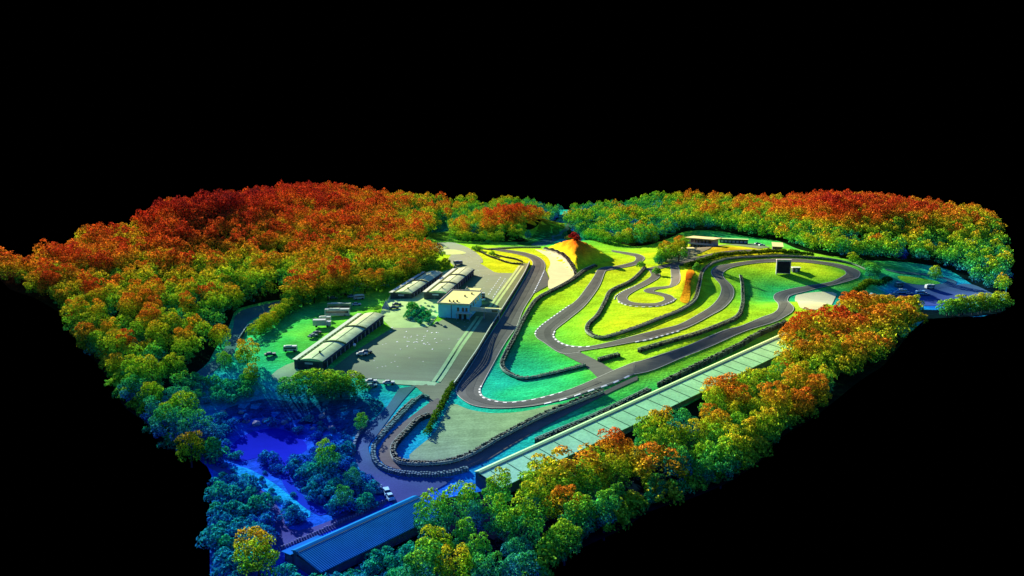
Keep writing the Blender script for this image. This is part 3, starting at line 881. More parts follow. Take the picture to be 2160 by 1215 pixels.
hedge([(957, 812), (945, 832), (925, 870), (902, 918)], 'clipped green hedge continuing the pit wall down to the gravel trap', 1.7, 1.9, dens=60, size=.24, shift=6.5)
hedge([(1453, 565), (1475, 556), (1493, 549), (1527, 541), (1593, 537), (1660, 535), (1710, 542)], 'long bushy green hedge between the clubhouse road and the far bend', 4.0, 2.6, dens=22, size=.36, shift=-3.5)
hedge([(1830, 628), (1800, 632), (1790, 626), (1815, 612), (1850, 602), (1875, 595)], 'green hedge on the bank between the far bend and the blue lower paddock', 4.0, 3.0, dens=22, size=.36, shift=2.5)
hedge([(642, 640), (662, 632), (690, 622), (720, 613)], 'low ragged hedge along the shaded edge of the vehicle field', 2.5, 1.8, size=.35)

# ---------------------------------------------------------------- trees
def lathe_trunk(hh, r, seed, limbs=4):
    rnd = random.Random(seed); mb = MB()
    mb.cyl((0, 0, -.4), (rnd.uniform(-.05, .05), rnd.uniform(-.05, .05), 1), r, hh * .62, 7, r * .45)
    for i in range(limbs):
        a = 2 * math.pi * (i + rnd.random() * .6) / limbs
        mb.cyl((0, 0, hh * rnd.uniform(.26, .48)), (math.cos(a), math.sin(a), rnd.uniform(.9, 1.5)), r * .42, hh * rnd.uniform(.3, .42), 5, r * .1)
    me = bpy.data.meshes.new('trunk'); me.from_pydata(mb.v, [], mb.f); me.materials.append(M['trunk']); me.update()
    return me


def crown_arrays(seed, rx, rz, zc, lobes, per, lr, size, low=-.75):
    g = np.random.default_rng(seed)
    cs, ns = [], []
    k = 0
    for i in range(lobes):
        # golden spiral over the crown with jitter
        z = 1 - (i + .5) / lobes * (1 - low); z = np.clip(z + g.normal(0, .08), -1, 1)
        a = i * 2.39996 + g.normal(0, .35); r = math.sqrt(max(0, 1 - z * z))
        q = g.uniform(.62, .98)
        c = np.array([r * math.cos(a) * rx * q, r * math.sin(a) * rx * q, zc + z * rz * q])
        R = lr * g.uniform(.75, 1.3)
        s = sph(per, -.55)
        out = (c - np.array([0, 0, zc])) / (np.linalg.norm(c - np.array([0, 0, zc])) + 1e-6)
        s = s + out * .35; s /= np.linalg.norm(s, axis=1)[:, None]
        cs.append(c + s * R * RNG.uniform(.78, 1.08, (per, 1)) * np.array([1, 1, .85])); ns.append(s)
    s = sph(per * 2, -.8)
    cs.append(s * np.array([rx, rx, rz]) * .55 + np.array([0, 0, zc])); ns.append(s)
    cs, ns = np.vstack(cs), np.vstack(ns)
    return cards(cs, ns, size, .55)


# name: rx rz zc lobes per lr size trunk_h
KINDS = []
for sd, (rx, rz, zc, lo, pe, lr, sz, hh) in enumerate([
        (4.6, 5.6, 7.2, 26, 92, 1.5, .25, 11), (5.0, 5.2, 6.9, 30, 84, 1.4, .25, 10), (3.8, 6.0, 7.2, 24, 92, 1.4, .25, 11),
        (4.4, 5.6, 7.0, 22, 104, 1.65, .26, 11), (4.9, 5.6, 7.2, 32, 78, 1.35, .25, 11), (3.3, 5.6, 7.4, 20, 96, 1.35, .25, 11)]):
    v, f = crown_arrays(100 + sd, rx, rz, zc, lo, pe, lr, sz)
    KINDS.append((np_mesh('crown', v, f, M['leaf']), lathe_trunk(hh, .38, sd)))
FARK = [crown_arrays(200 + i, *a) for i, a in enumerate([
    (4.7, 5.4, 7.4, 17, 24, 2.0, .52), (5.1, 5.0, 7.2, 19, 22, 1.9, .50), (4.0, 5.8, 7.4, 16, 24, 1.9, .52), (4.6, 5.4, 7.4, 22, 20, 1.7, .50)])]
SHRUBK = []
for i, (rx, rz, lo, pe, lr) in enumerate([(1.9, 1.4, 9, 55, .95), (1.6, 1.7, 8, 60, .9), (2.4, 1.5, 11, 50, 1.0)]):
    v, f = crown_arrays(300 + i, rx, rz, 1.2, lo, pe, lr, .24, -.2)
    SHRUBK.append((np_mesh('foliage', v, f, M['shrub']), lathe_trunk(2.0, .12, 40 + i, 5)))


def put_tree(p, h, label, group=None, kind=None, shift=0.0, name='tree', cat='tree', widen=1.0):
    k = KINDS[kind if kind is not None else random.randrange(len(KINDS))]
    s = (h + 1.0) / 13.6
    z = float(H([p])[0])
    t = thing(name, label, cat, (p[0], p[1], z - 1.5 * s), random.uniform(0, 6.28), group)
    t.scale = (s * widen, s * widen, s)
    c = link('crown', k[0], t); c['elev_shift'] = float(shift)
    link('trunk', k[1], t)
    return t


def put_shrub(p, s, label, group=None, shift=0.0, name='shrub', kind=None, cat='shrub'):
    k = SHRUBK[kind if kind is not None else random.randrange(3)]
    t = thing(name, label, cat, (p[0], p[1], float(H([p])[0]) - .1), random.uniform(0, 6.28), group)
    t.scale = (s, s, s * random.uniform(.85, 1.15))
    c = link('foliage', k[0], t); c['elev_shift'] = float(shift)
    link('stem', k[1], t)
    return t


def zfor(px, toppx):
    """tree height so that a tree rooted at px reaches row toppx"""
    p = P([px])[0]; z = float(H([p])[0])
    lo, hi = 0.5, 40.0
    for _ in range(40):
        m = (lo + hi) / 2
        q, _d = project([(p[0], p[1], z + m)])
        if q[0, 1] > toppx:
            lo = m
        else:
            hi = m
    return p, m


# trees that stand out in the photograph: root pixel, top row, colour shift, kind, label
NAMED = [
    ((475, 778), 738, 1, 3, 'pale green round tree on the inside of the lane’s bend, left of the field'),
    ((522, 772), 706, 3, 1, 'broad bright green tree at the left corner of the vehicle field'),
    ((466, 735), 676, 3, 3, 'golden round tree beside the lane, in front of the left wood'),
    ((392, 748), 682, 3, 0, 'round yellow-topped tree low in the left wood'),
    ((368, 800), 738, 2, 1, 'wide olive green tree at the bottom of the left wood'),
    ((246, 800), 742, 4, 5, 'small bright yellow-green tree at the left cut edge of the scan'),
    ((330, 855), 806, 4, 5, 'slim yellow-green tree on the left edge below the wood'),
    ((360, 915), 846, 4, 2, 'tall slim teal and green tree on the lower left edge'),
    ((404, 975), 903, 10, 3, 'yellow tree standing alone on the lower left edge above the pond track'),
    ((546, 1222), 1104, 8, 0, 'olive yellow tree at the bottom edge left of the blue shed'),
    ((763, 912), 868, 4, 5, 'slim green tree beside the bend of the low service road'),
    ((728, 1080), 1020, 3, 5, 'pale teal pointed tree among the dark shrubs right of the stream'),
    ((690, 1000), 925, 4, 2, 'green topped tall tree on the bank right of the pond'),
    ((745, 1035), 985, 2, 3, 'dark teal bushy tree on the bank above the low yard'),
    ((650, 842), 772, 1, 4, 'tallest bright green tree in front of the long garage'),
    ((690, 842), 776, 2, 0, 'bright green tree in the middle of the row below the long garage'),
    ((720, 838), 782, 1, 2, 'slender green tree right of the row’s middle below the long garage'),
    ((747, 832), 780, 3, 3, 'yellow-green round tree at the right end of the row below the long garage'),
    ((612, 838), 790, 1, 1, 'dark green tree at the left end of the row below the long garage'),
    ((532, 812), 764, 4, 5, 'thin yellow-green tree between the field and the pond scrub'),
    ((1052, 1075), 984, 5, 2, 'pointed yellow-green tree at the near end wall of the long green roof'),
    ((975, 1112), 1005, 4, 1, 'large bright green tree above the right end of the blue shed'),
    ((915, 1140), 1030, 3, 0, 'big green tree covering the right end of the blue shed'),
    ((1295, 985), 892, 11, 3, 'bright orange tree beside the long green roof'),
    ((1385, 1024), 930, 9, 1, 'orange-brown round tree in the middle of the lower right wood'),
    ((1190, 1110), 1012, 11, 4, 'orange topped tree in the lower wood below the long roof'),
    ((1190, 1178), 1086, 5, 3, 'yellow-green tree at the bottom edge of the lower wood'),
    ((1300, 1080), 1014, 3, 5, 'small bright green tree between dark teal trees in the lower wood'),
    ((1385, 1056), 1000, 2, 2, 'green pointed tree near the curved right edge of the lower wood'),
    ((1090, 1205), 1126, 1, 3, 'round teal-green tree at the bottom right of the frame'),
    ((980, 1172), 1086, 4, 5, 'slim green tree in front of the large green trees at the bottom'),
    ((1150, 1055), 960, 6, 0, 'yellow-brown tree leaning over the long roof’s lower half'),
    ((1215, 1040), 930, 7, 1, 'wide golden brown tree against the long roof’s lower half'),
    ((1100, 1165), 1045, 3, 4, 'yellow-green tree behind the bottom right trees'),
    ((1688, 712), 650, 6, 3, 'orange red tree at the left front of the red clump by the sand trap'),
    ((1730, 705), 640, 9, 1, 'deep red tree at the top of the clump by the sand trap'),
    ((1768, 700), 638, 9, 4, 'red tree at the right of the clump by the sand trap'),
    ((1800, 716), 655, 7, 0, 'brown orange tree right of the red clump'),
    ((1716, 745), 690, 3, 0, 'dark olive tree below the red clump'),
    ((1870, 742), 702, 8, 3, 'bright orange tree near the right cut edge of the lower wood'),
    ((1920, 690), 660, 8, 5, 'orange tree on the right cut edge beside small yellow trees'),
    ((1945, 684), 660, 8, 4, 'small yellow tree at the pointed right tip of the lower wood'),
    ((1528, 858), 782, 5, 3, 'orange brown tree standing over the upper half of the long roof'),
    ((1660, 815), 760, 7, 0, 'orange tree right of the upper end of the long roof'),
    ((1495, 912), 850, 8, 2, 'orange tree in the middle of the right hand wood'),
    ((1972, 590), 556, 3, 3, 'round green tree standing alone at the edge of the oval lawn'),
    ((1432, 552), 494, -9, 2, 'yellow-green tree beside the clubhouse'),
    ((1405, 554), 500, -8, 1, 'broad golden bush-like tree left of the clubhouse'),
    ((716, 622), 535, 0, 2, 'orange red tree rising from the front of the left wood'),
    ((640, 640), 562, 0, 0, 'orange topped tree at the front left corner of the long tree row'),
    ((860, 580), 505, -6, 1, 'large round olive tree at the right end of the left wood'),
    ((940, 568), 542, -3, 4, 'golden bush at the right end of the hedge behind the garages'),
    ((895, 545), 520, -3, 3, 'dark green round tree beside the parking pads'),
]
used = []
for px, tr, sh, kd, lab in NAMED:
    p, h = zfor(px, tr)
    put_tree(p, h, lab, None, kd, sh, widen=1.5 if 'row' in lab or 'long garage' in lab else .95)
    used.append(p)


def poisson(poly, sp, mx=100000):
    b = np.asarray(poly); lo, hi = b.min(0), b.max(0)
    n = int((hi[0] - lo[0]) * (hi[1] - lo[1]) / (sp * sp) * 14)
    q = RNG.uniform(lo, hi, (n, 2)); q = q[inside(q, b)]
    cell = {}; out = []
    for p in q:
        i, j = int(p[0] // sp), int(p[1] // sp)
        ok = True
        for a in (-1, 0, 1):
            for c in (-1, 0, 1):
                for r in cell.get((i + a, j + c), ()):
                    if (r[0] - p[0]) ** 2 + (r[1] - p[1]) ** 2 < sp * sp:
                        ok = False; break
        if ok:
            cell.setdefault((i, j), []).append(p); out.append(p)
    return out


def word(z):
    for t, w in ((5.5, 'blue'), (8.5, 'teal'), (12, 'green'), (15.5, 'bright green'), (19, 'yellow-green'), (23, 'golden'), (29, 'orange'), (36, 'red-orange')):
        if z < t:
            return w
    return 'dark red'


# woods: ground outline, spacing, height range, shift, where, group
def wl(px):
    return P(px)


WOODS = [
    ('left', wl(FLL), 6.3, (8.5, 16), -8.0, 'in the wood on the left hillside'),
    ('right', wl(FL_RIGHT), 6.8, (8.5, 14.5), -7.0, 'in the wood on the far right hills'),
    ('hill', wl(FL_HILL), 6.0, (7, 12), -4.0, 'on the small wooded hill behind the circuit'),
    ('valley', wl([(905, 492), (915, 470), (900, 440), (1000, 442), (960, 462), (930, 480)]), 8.0, (9, 12), 0.0, 'in the valley behind the left hillside'),
    ('low', wl([(1668, 722), (1700, 690), (1780, 675), (1850, 692), (1948, 676)] + [(q[0] - 2, q[1] - 1) for q in BOUND[51:]] + [(872, 1262), (880, 1240), (915, 1188), (960, 1130), (1060, 1088), (1120, 1065), (1200, 1022), (1310, 985), (1430, 920), (1510, 868), (1590, 822), (1655, 785)]), 5.3, (8, 14), 1.5, 'in the lower right wood'),
    ('bank', wl([(790, 668), (830, 658), (900, 662), (965, 664), (960, 672), (880, 674), (800, 676)]), 5, (4, 5), 0, ''),
]
LANE = P([(392, 817), (440, 780), (480, 746), (502, 702), (510, 676), (532, 660), (580, 645), (615, 632)])
cand = []
for nm, poly, sp, (h0, h1), sh, where in WOODS[:5]:
    for p in poisson(poly, sp):
        z = float(H([p])[0])
        if nm == 'left' and seg_dist([p], LANE)[0] < 7:
            continue
        if any((p[0] - u[0]) ** 2 + (p[1] - u[1]) ** 2 < 30 for u in used):
            continue
        h = random.uniform(h0, h1)
        q, dz = project([(p[0], p[1], z + h)])
        if not (-60 < q[0, 0] < 2200) or q[0, 1] > 1230:
            continue
        k_ = min(1.0, max(0.0, (z - 14) / 20)); k_ = k_ * k_ * (3 - 2 * k_)
        s = {'left': .5 - 5.6 * min(1, max(0, (z - 8) / 7)) - 6.2 * k_, 'right': -2.2 - 4.0 * min(1, max(0, (z - 7) / 7)) - 1.2 * k_}.get(nm, sh) + random.gauss(0, 2.4) + (-2.5 if nm == 'right' and q[0, 0] < 1420 else 0) + (random.random() < .10) * random.choice((4, -1))
        cand.append((dz[0] / h, p, z, h, s, nm, where))
# small belts of trees
BELTS = [
    ([(618, 650), (650, 642), (690, 634), (740, 624), (790, 612), (830, 602), (868, 590)], 6.5, (10, 14.5), -3.0, 'front', 'tall orange topped tree, front row of left wood', 'front row of the left wood'),
    ([(545, 712), (575, 688), (600, 664), (625, 648), (640, 640)], 3.6, (5, 8.5), 1.5, 'row', 'bright green tree between lane and vehicle field', 'trees between the lane and the vehicle field'),
    ([(795, 662 - 62), (850, 590), (880, 582), (915, 572), (940, 565)], 4.2, (4, 5.5), -4.5, 'hedge', 'low yellow-green tree behind the garages', 'low trees behind the garages'),
    ([(1790, 662), (1830, 664), (1880, 668), (1930, 668)], 4.5, (9, 12), 3, 'paddock', 'green tree along the blue lower paddock', 'trees along the lower paddock'),
    ([(2000, 668), (2040, 664), (2075, 662), (2105, 655)], 4, (9, 12), 3, 'corner', 'teal green tree on far right corner', 'trees on the far right corner'),
    ([(1834, 588), (1846, 582), (1838, 574), (1824, 566), (1800, 558)], 5, (5, 8), -2, 'bend', 'yellow-green tree outside the far bend', 'trees outside the far bend'),
    ([(1385, 560), (1400, 548), (1425, 532), (1445, 520)], 4, (5, 8), -8, 'club', 'golden tree on slope left of clubhouse', 'trees left of the clubhouse'),
    ([(958, 508), (990, 511), (1020, 512), (1050, 512)], 6, (7, 9), -2, 'foot', 'bright green tree at wooded hill’s foot', 'trees at the foot of the wooded hill'),
    ([(1380, 512), (1330, 517), (1270, 512), (1225, 502)], 6, (8, 10), -4, 'back', 'green tree in row behind the mound', 'trees behind the mound'),
]
ORD = ['first', 'second', 'third', 'fourth', 'fifth', 'sixth', 'seventh', 'eighth', 'ninth', 'tenth', 'eleventh', 'twelfth', 'thirteenth', 'fourteenth', 'fifteenth', 'sixteenth', 'seventeenth', 'eighteenth', 'nineteenth', 'twentieth']
nbelt = 0
for px, sp, (h0, h1), sh, nm, lab, grp in BELTS:
    ln = resample(smooth_line(P(px)), sp)
    pj = project(np.column_stack([ln, H(ln)]))[0]
    order = np.argsort(pj[:, 0])
    for k, i in enumerate(order):
        p = ln[i] + RNG.uniform(-1.2, 1.2, 2)
        put_tree(p, random.uniform(h0, h1), '%s, %s from the left' % (lab, ORD[min(k, 19)]), grp, None, sh + random.gauss(0, 1), widen=1.25)
        nbelt += 1
cand.sort(key=lambda c: c[0])
NIND = 300 - len(NAMED) - nbelt
GN = {'left': 'trees of the left hillside wood', 'right': 'trees of the far right hills', 'hill': 'trees of the small wooded hill', 'valley': 'trees of the back valley', 'low': 'trees of the lower right wood'}


def landmark(px):
    x, y = px
    if x < 300:
        return 'near the left cut edge'
    if x < 480 and y > 700:
        return 'beside the lane'
    if x < 650 and y < 760:
        return 'above the lane'
    if x < 900 and y < 700:
        return 'behind the garages'
    if x > 1650 and y > 600 and y < 800:
        return 'around the red clump'
    if y > 600:
        if x < 1000:
            return 'around the end of the blue shed'
        if x < 1150:
            return 'near the bottom edge'
        if x < 1400:
            return 'below the middle of the long roof'
        return 'right of the long roof’s upper end'
    return 'at its near edge'


for c in cand[:NIND]:
    _, p, z, h, s, nm, where = c
    q = project([(p[0], p[1], z + h * .6)])[0][0]
    put_tree(p, h, '%s crowned tree %s, %s' % (word(z + h * .85 + s), where, landmark(q)), GN[nm], None, s, widen=random.uniform(.78, 1.0))
# the rest of the woods reads as one mass
VV, FF, SS = [], [], []
nv = 0
for c in cand[NIND:]:
    _, p, z, h, s, nm, where = c
    v, f = FARK[random.randrange(len(FARK))]
    a = random.uniform(0, 6.28); sc = h / 13.5
    R = np.array([[math.cos(a), -math.sin(a), 0], [math.sin(a), math.cos(a), 0], [0, 0, 1]])
    VV.append((v * np.array([sc * .95, sc * .95, sc])) @ R.T + np.array([p[0], p[1], z])); FF.append(f + nv); nv += len(v)
    SS.append(np.full(len(v), s, np.float32))
me = np_mesh('woodland', np.vstack(VV), np.vstack(FF), M['leaffar'])
at = me.attributes.new('elev_shift', 'FLOAT', 'POINT'); at.data.foreach_set('value', np.concatenate(SS))
wd = link('woodland', me); wd['kind'] = 'stuff'
tag(wd, 'far mass of orange, red and green woodland crowns covering the hills behind', 'woodland')
print('TREES', len(NAMED), nbelt, NIND, len(cand))

# shrubs round the pond, the low bank and the bottom left corner
SHR = [
    ([(395, 800), (450, 812), (520, 806), (540, 830), (500, 850), (430, 862), (392, 850)], 3.8, (.7, 1.3), 0, 'low teal shrub on the scrub above the pond', 'shrubs above the pond'),
    ([(455, 880), (490, 900), (480, 930), (470, 985), (445, 965), (420, 900)], 3.2, (.7, 1.2), 0, 'rounded teal shrub left of the pond', 'shrubs left of the pond'),
    ([(500, 885), (640, 885), (720, 900), (740, 930), (680, 935), (640, 915), (560, 896)], 4.4, (.4, 1.0), 0, 'small dark shrub on the shaded bank behind the pond', 'shrubs on the shaded bank'),
    ([(612, 1000), (650, 960), (700, 945), (735, 945), (750, 1000), (790, 1030), (770, 1075), (700, 1085), (650, 1050)], 2.9, (.6, 1.4), -.5, 'blue-teal shrub in the thicket right of the stream', 'thicket right of the stream'),
    ([(454, 1010), (505, 1018), (550, 1050), (572, 1100), (570, 1180), (520, 1240), (454, 1250)], 3.1, (.8, 1.5), 0, 'teal shrub in the thicket at the bottom left corner', 'thicket at the bottom left corner'),
    ([(600, 1075), (640, 1085), (655, 1100), (615, 1108)], 2.6, (.8, 1.2), 0, 'blue shrub on the grass tongue beside the stream', 'shrubs on the grass tongue'),
    ([(860, 660), (885, 652), (905, 664), (912, 680), (885, 684), (860, 672)], 2.8, (.5, .8), -6, 'dark green shrub in the bed beside the mint control building', 'shrubs beside the control building'),
    ([(610, 1030), (560, 1000), (500, 985), (470, 985), (520, 1012), (575, 1050), (610, 1090), (640, 1090)], 4.5, (.25, .5), 2, 'tiny pale blue shrub on the light bank beside the stream', 'tiny shrubs on the light bank'),
    ([(700, 1240), (770, 1205), (840, 1172), (866, 1165), (860, 1262), (690, 1262)], 2.4, (.7, 1.2), 2, 'blue-teal bush in front of the blue shed’s long side', 'bushes along the blue shed'),
    ([(540, 968), (585, 975), (592, 1000), (560, 990)], 3.0, (.7, 1.2), 0, 'low blue shrub on the spit between pond and stream', 'shrubs on the pond spit'),
    ([(620, 1222), (700, 1240), (720, 1260), (620, 1260), (600, 1215)], 3.4, (.8, 1.4), 2, 'dark teal shrub in front of the blue shed’s near end', 'shrubs at the blue shed’s near end'),
]
ns = 0
for px, sp, (s0, s1), sh, lab, grp in SHR:
    for p in poisson(P(px), sp):
        if seg_dist([p], np.vstack([POND, POND[:1]]))[0] < .8 or inside(np.array([p]), POND)[0]:
            continue
        put_shrub(p, random.uniform(s0, s1), lab, grp, sh + random.gauss(0, 1))
        ns += 1
for px, s, sh, lab in [((869, 655), 1.25, -6, 'round clipped dark green bush beside the control building'), ((398, 1000 - 42), 1.0, 1, 'small shrub on the left edge'),
                       ((499, 968), .9, 3, 'small pale round bush on the left shore of the pond'), ((1210, 505), 1.5, 5, 'dark red bush on the summit of the mound'), ((1217, 508), 1.0, 2, 'orange red bush on the summit of the mound’s right edge'),
                       ((1200, 506), 1.2, 7, 'darkest red bush on the left of the mound summit'), ((1386, 580), 1.3, -7, 'dark green bush at the first bend of the kart loop'), ((1352, 565), 1.2, -7, 'green bush by the upper corner of the kart fence'),
                       ((1003, 528), 1.0, -6, 'dark little bush at the far end of the yellow island'), ((1010, 530), 1.1, -6, 'taller dark bush on the yellow island'), ((1038, 540), .9, -6, 'single dark bush halfway along the yellow island'),
                       ((1470, 572), 1.3, -8, 'green bush above the orange ridge by the kart fence'), ((1030, 514), 1.0, -5, 'dark pointed bush on the verge at the foot of the wooded hill')]:
    put_shrub(P([px])[0], s, lab, None, sh)
_ctr = np.array([0.0, 450.0])
for lo_, hi_, sh, lab, grp in ((54, 65, 5.0, 'low green bush along the curved cut edge of the lower wood', 'bushes along the curved cut edge'), (3, 12, 4.0, 'low green bush along the left cut edge below the wood', 'bushes along the left cut edge')):
    ed = resample(BP[lo_:hi_], 3.4)
    for p in ed:
        p = _ctr + (p - _ctr) * (1 - random.uniform(.004, .013)) + RNG.uniform(-.8, .8, 2)
        if project([(p[0], p[1], 5)])[0][0, 1] < 1235:
            put_shrub(p, random.uniform(1.0, 1.9), lab, grp, sh + random.gauss(0, 2.0))
print('SHRUBS', ns)


# ---------------------------------------------------------------- buildings
class Frame:
    """local frame: x right, y away, z up, floor follows the slope along y"""
    def __init__(s, fl, bl, hgt, width, name, label, cat='building', group=None):
        a, za = top(fl, hgt); b, zb = top(bl, hgt)
        d = b - a; s.L = float(np.linalg.norm(d)); s.W = width; s.h = hgt
        s.rz = math.atan2(d[1], d[0]) - math.pi / 2
        s.s = (zb - za) / s.L
        s.t = thing(name, label, cat, (a[0], a[1], za), s.rz, group)

    def sh(s, x, y, z):
        return (x, y, z + s.s * y)

    def box(s, name, m, x0, x1, y0, y1, z0, z1, parent=None, tx=0, ty=0):
        mb = MB(); mb.box(x0, x1, y0, y1, z0, z1, tx, ty, s.sh)
        return mb.build(name, M[m], parent or s.t)


def garage(fl, bl, width, hgt, nsec, label, ndoor, stepx=None):
    fr = Frame(fl, bl, hgt, width, 'garage', label, 'garage')
    Wd, L, h = fr.W, fr.L, fr.h
    fr.box('wall', 'darkwall', 0, Wd, 0, L, -1.2, h - .25)
    e = 1.9
    fr.box('eave_canopy', 'eave', -.5, e - .5, -.4, L + .3, h - .22, h)
    mb = MB()
    n = int(L / 2.4)
    for i in range(n):
        y = L * i / n
        mb.box(e - .45, e + .75, y + .25, y + L / n - .45, h - .2, h + .16, 0, 0, fr.sh)
    mb.build('skylight', M['roofrib'], fr.t)
    x0, x1 = e + .8, Wd + .25
    rise = .75
    for k in range(nsec):
        y0, y1 = L * k / nsec - (.3 if k == 0 else -.45), L * (k + 1) / nsec + (.3 if k == nsec - 1 else -.45)
        mb = MB(); N = 12
        pr = [(x0 + (x1 - x0) * i / N, h + .02 + rise * (1 - (2 * i / N - 1) ** 2)) for i in range(N + 1)]
        for i in range(N):
            (xa, za), (xb, zb) = pr[i], pr[i + 1]
            mb.quad(fr.sh(xa, y0, za), fr.sh(xb, y0, zb), fr.sh(xb, y1, zb), fr.sh(xa, y1, za))
            mb.quad(fr.sh(xa, y0, h - .2), fr.sh(xb, y0, h - .2), fr.sh(xb, y0, zb), fr.sh(xa, y0, za))
            mb.quad(fr.sh(xb, y1, h - .2), fr.sh(xa, y1, h - .2), fr.sh(xa, y1, za), fr.sh(xb, y1, zb))
        roof = mb.build('roof', M['roof'], fr.t)
        rg = MB()
        xm = (x0 + x1) / 2
        rg.box(xm - .1, xm + .1, y0 + .5, y1 - .5, h + .02 + rise, h + .1 + rise, 0, 0, fr.sh)
        rg.build('ridge', M['roofrib'], roof)
    for k in range(nsec + 1):
        y = L * k / nsec
        if 0 < k < nsec:
            mb = MB(); N = 12
            for i in range(N):
                a, b = i / N, (i + 1) / N
                mb.box(x0 + (x1 - x0) * a, x0 + (x1 - x0) * b, y - .4, y + .4, h - .2, h + .42 + rise * (1 - (a + b - 1) ** 2), 0, 0, fr.sh)
            mb.build('roof_rib', M['roofrib'], fr.t)
    # row of doors on the paddock side
    for k in range(ndoor):
        y0, y1 = L * (k + .12) / ndoor, L * (k + .8) / ndoor
        fr.box('garage_door', 'door', Wd + .003, Wd + .10, y0, y1, -.4, h - 1.0)
        fr.box('door_post', 'post', Wd + .003, Wd + .22, L * (k + .86) / ndoor, L * (k + .95) / ndoor, -.6, h - .5)
    fr.box('fascia', 'darkwall', Wd + .003, Wd + .9, -.2, L + .2, h - .48, h - .27)
    # front wall
    fr.box('shutter', 'door', Wd * .12, Wd * .44, -.1, -.003, -.6, h - 1.1)
    fr.box('shutter', 'door', Wd * .52, Wd * .86, -.1, -.003, -.6, h - 1.1)
    fr.box('sign_panel', 'post', Wd * .38, Wd * .66, -.14, -.102, h - 1.6, h - .9)
    # rooftop vents
    fr.box('roof_vent', 'roofrib', x0 + 4.4, x0 + 5.0, L * .1, L * .1 + .6, h + .5, h + 1.5)
    return fr


garage((620, 757), (756, 661), 11.4, 3.8, 3, 'longest garage block with three arched pale green roofs beside the vehicle field', 15)
garage((823, 616), (892, 573), 10.8, 3.6, 2, 'two bay garage with arched green roof nearest the left wood', 11)
garage((894, 615), (957, 566), 11.0, 3.8, 3, 'three bay garage with arched pale yellow roof behind the mint control building', 12)

# control building
fr = Frame((924, 639), (954, 612), 6.4, 14.0, 'control_building', 'mint walled control building with flat yellow roof beside the pit lane')
Wd, L, h = fr.W, fr.L, fr.h
fr.box('wall', 'cwall', 0, Wd, 0, L, -1, h - .3)
ro = fr.box('roof', 'croof', -.35, Wd + .35, -.35, L + .35, h - .297, h)
for q in ((-.35, -.15, -.35, L + .35), (Wd + .15, Wd + .35, -.35, L + .35), (-.15, Wd + .15, -.35, -.15), (-.15, Wd + .15, L + .15, L + .35)):
    fr.box('parapet', 'eave', q[0], q[1], q[2], q[3], h + .003, h + .35, ro)
for x, y in ((4, 3), (6, 2.4), (7.4, 3.2), (8.5, L * .55), (10.5, L * .75)):
    fr.box('roof_vent', 'roofrib', x, x + .6, y, y + .6, h + .003, h + .7, ro)
fr.box('corner_pipe', 'roofrib', 5.9, 6.15, -.12, -.003, -.8, h - .35)
for x in (8.6, 10.8, 12.4):
    w = fr.box('window', 'glass', x, x + 1.0, -.08, -.003, h - 3.2, h - 1.6)
    fr.box('sill', 'eave', x - .1, x + 1.1, -.2, -.083, h - 3.4, h - 3.24, w)
for y in np.linspace(2, L - 3, 5):
    fr.box('window', 'glass', Wd + .003, Wd + .08, y, y + 1.8, h - 2.6, h - 1.0)
for x in (9.4, 11.6):
    fr.box('door', 'glass', x, x + 1.2, -.09, -.003, -.3, 2.2)
fr.box('porch_roof', 'eave', 8.6, Wd + 1.2, -2.2, -.1, 2.6, 2.85)
for x in (8.9, 11.4, Wd + .9):
    fr.box('porch_post', 'post', x - .1, x + .1, -2.1, -1.9, -1, 2.597)
# gantry from the building over the pit lane
fr.box('gantry', 'croof', Wd + .36, Wd + 13.5, 1.2, 4.2, h - 2.6, h - 2.2)
fr.box('gantry_rail', 'eave', Wd + .36, Wd + 13.5, 1.0, 1.19, h - 3.3, h - 1.6)
fr.box('gantry_window', 'glass', Wd + 10, Wd + 12.6, .9, .997, h - 3.1, h - 2.2)
for x in (Wd + 6, Wd + 12.8):
    fr.box('gantry_post', 'post', x, x + .35, 2.2, 2.6, -1, h - 2.603)
CB = fr
# rooftop annexe block behind
fr = Frame((983, 612), (988, 605), 5.0, 6.5, 'stair_block', 'small pale yellow topped stair block behind the control building')
fr.box('wall', 'clubwall', 0, fr.W, 0, 4, -1, 4.7)
fr.box('roof', 'croof', -.2, fr.W + .2, -.2, 4.2, 4.703, 5)
fr.box('handrail', 'eave', -.2, -.1, -.2, 4.2, 5.003, 5.8)
fr.box('window', 'glass', 1, 5.4, -.06, -.003, 2.2, 3.8)


# big screen
p = P([(1652, 579)])[0]; z = float(H([p])[0])
t = thing('video_screen', 'large dark square video screen standing in the far grass', 'screen', (p[0], p[1], z), math.radians(-6))
mb = MB(); mb.box(-3.9, 3.9, 0, 1.1, .5, 7.9); mb.build('cabinet', M['clubwall'], t)
mb = MB(); mb.box(-3.4, 3.4, -.08, -.003, .9, 7.2); mb.build('screen', M['screen'], t)
mb = MB(); mb.box(-4.1, 4.1, -.25, 1.3, 7.903, 8.4); mb.build('top_cap', M['eave'], t)
for x in (-3.8, 3.4):
    mb = MB(); mb.box(x, x + .4, .2, .8, -.6, .497); mb.build('leg', M['metal'], t)
    mb = MB(); mb.box(x, x + .35, 1.103, 3.2, -.6, .1); mb.build('back_stay', M['metal'], t)
p = P([(1680, 574)])[0]; z = float(H([p])[0])
t = thing('hut', 'little pale roofed hut right of the video screen', 'hut', (p[0], p[1], z), 0)
mb = MB(); mb.box(-2.0, 2.0, 0, 2.6, -.4, 2.3); mb.build('wall', M['darkwall'], t)
mb = MB(); mb.box(-2.4, 2.4, -.4, 3.0, 2.303, 2.6); mb.build('roof', M['eave'], t)
mb = MB(); mb.box(-.6, .5, -.06, -.003, -.1, 1.9); mb.build('door', M['clubwall'], t)

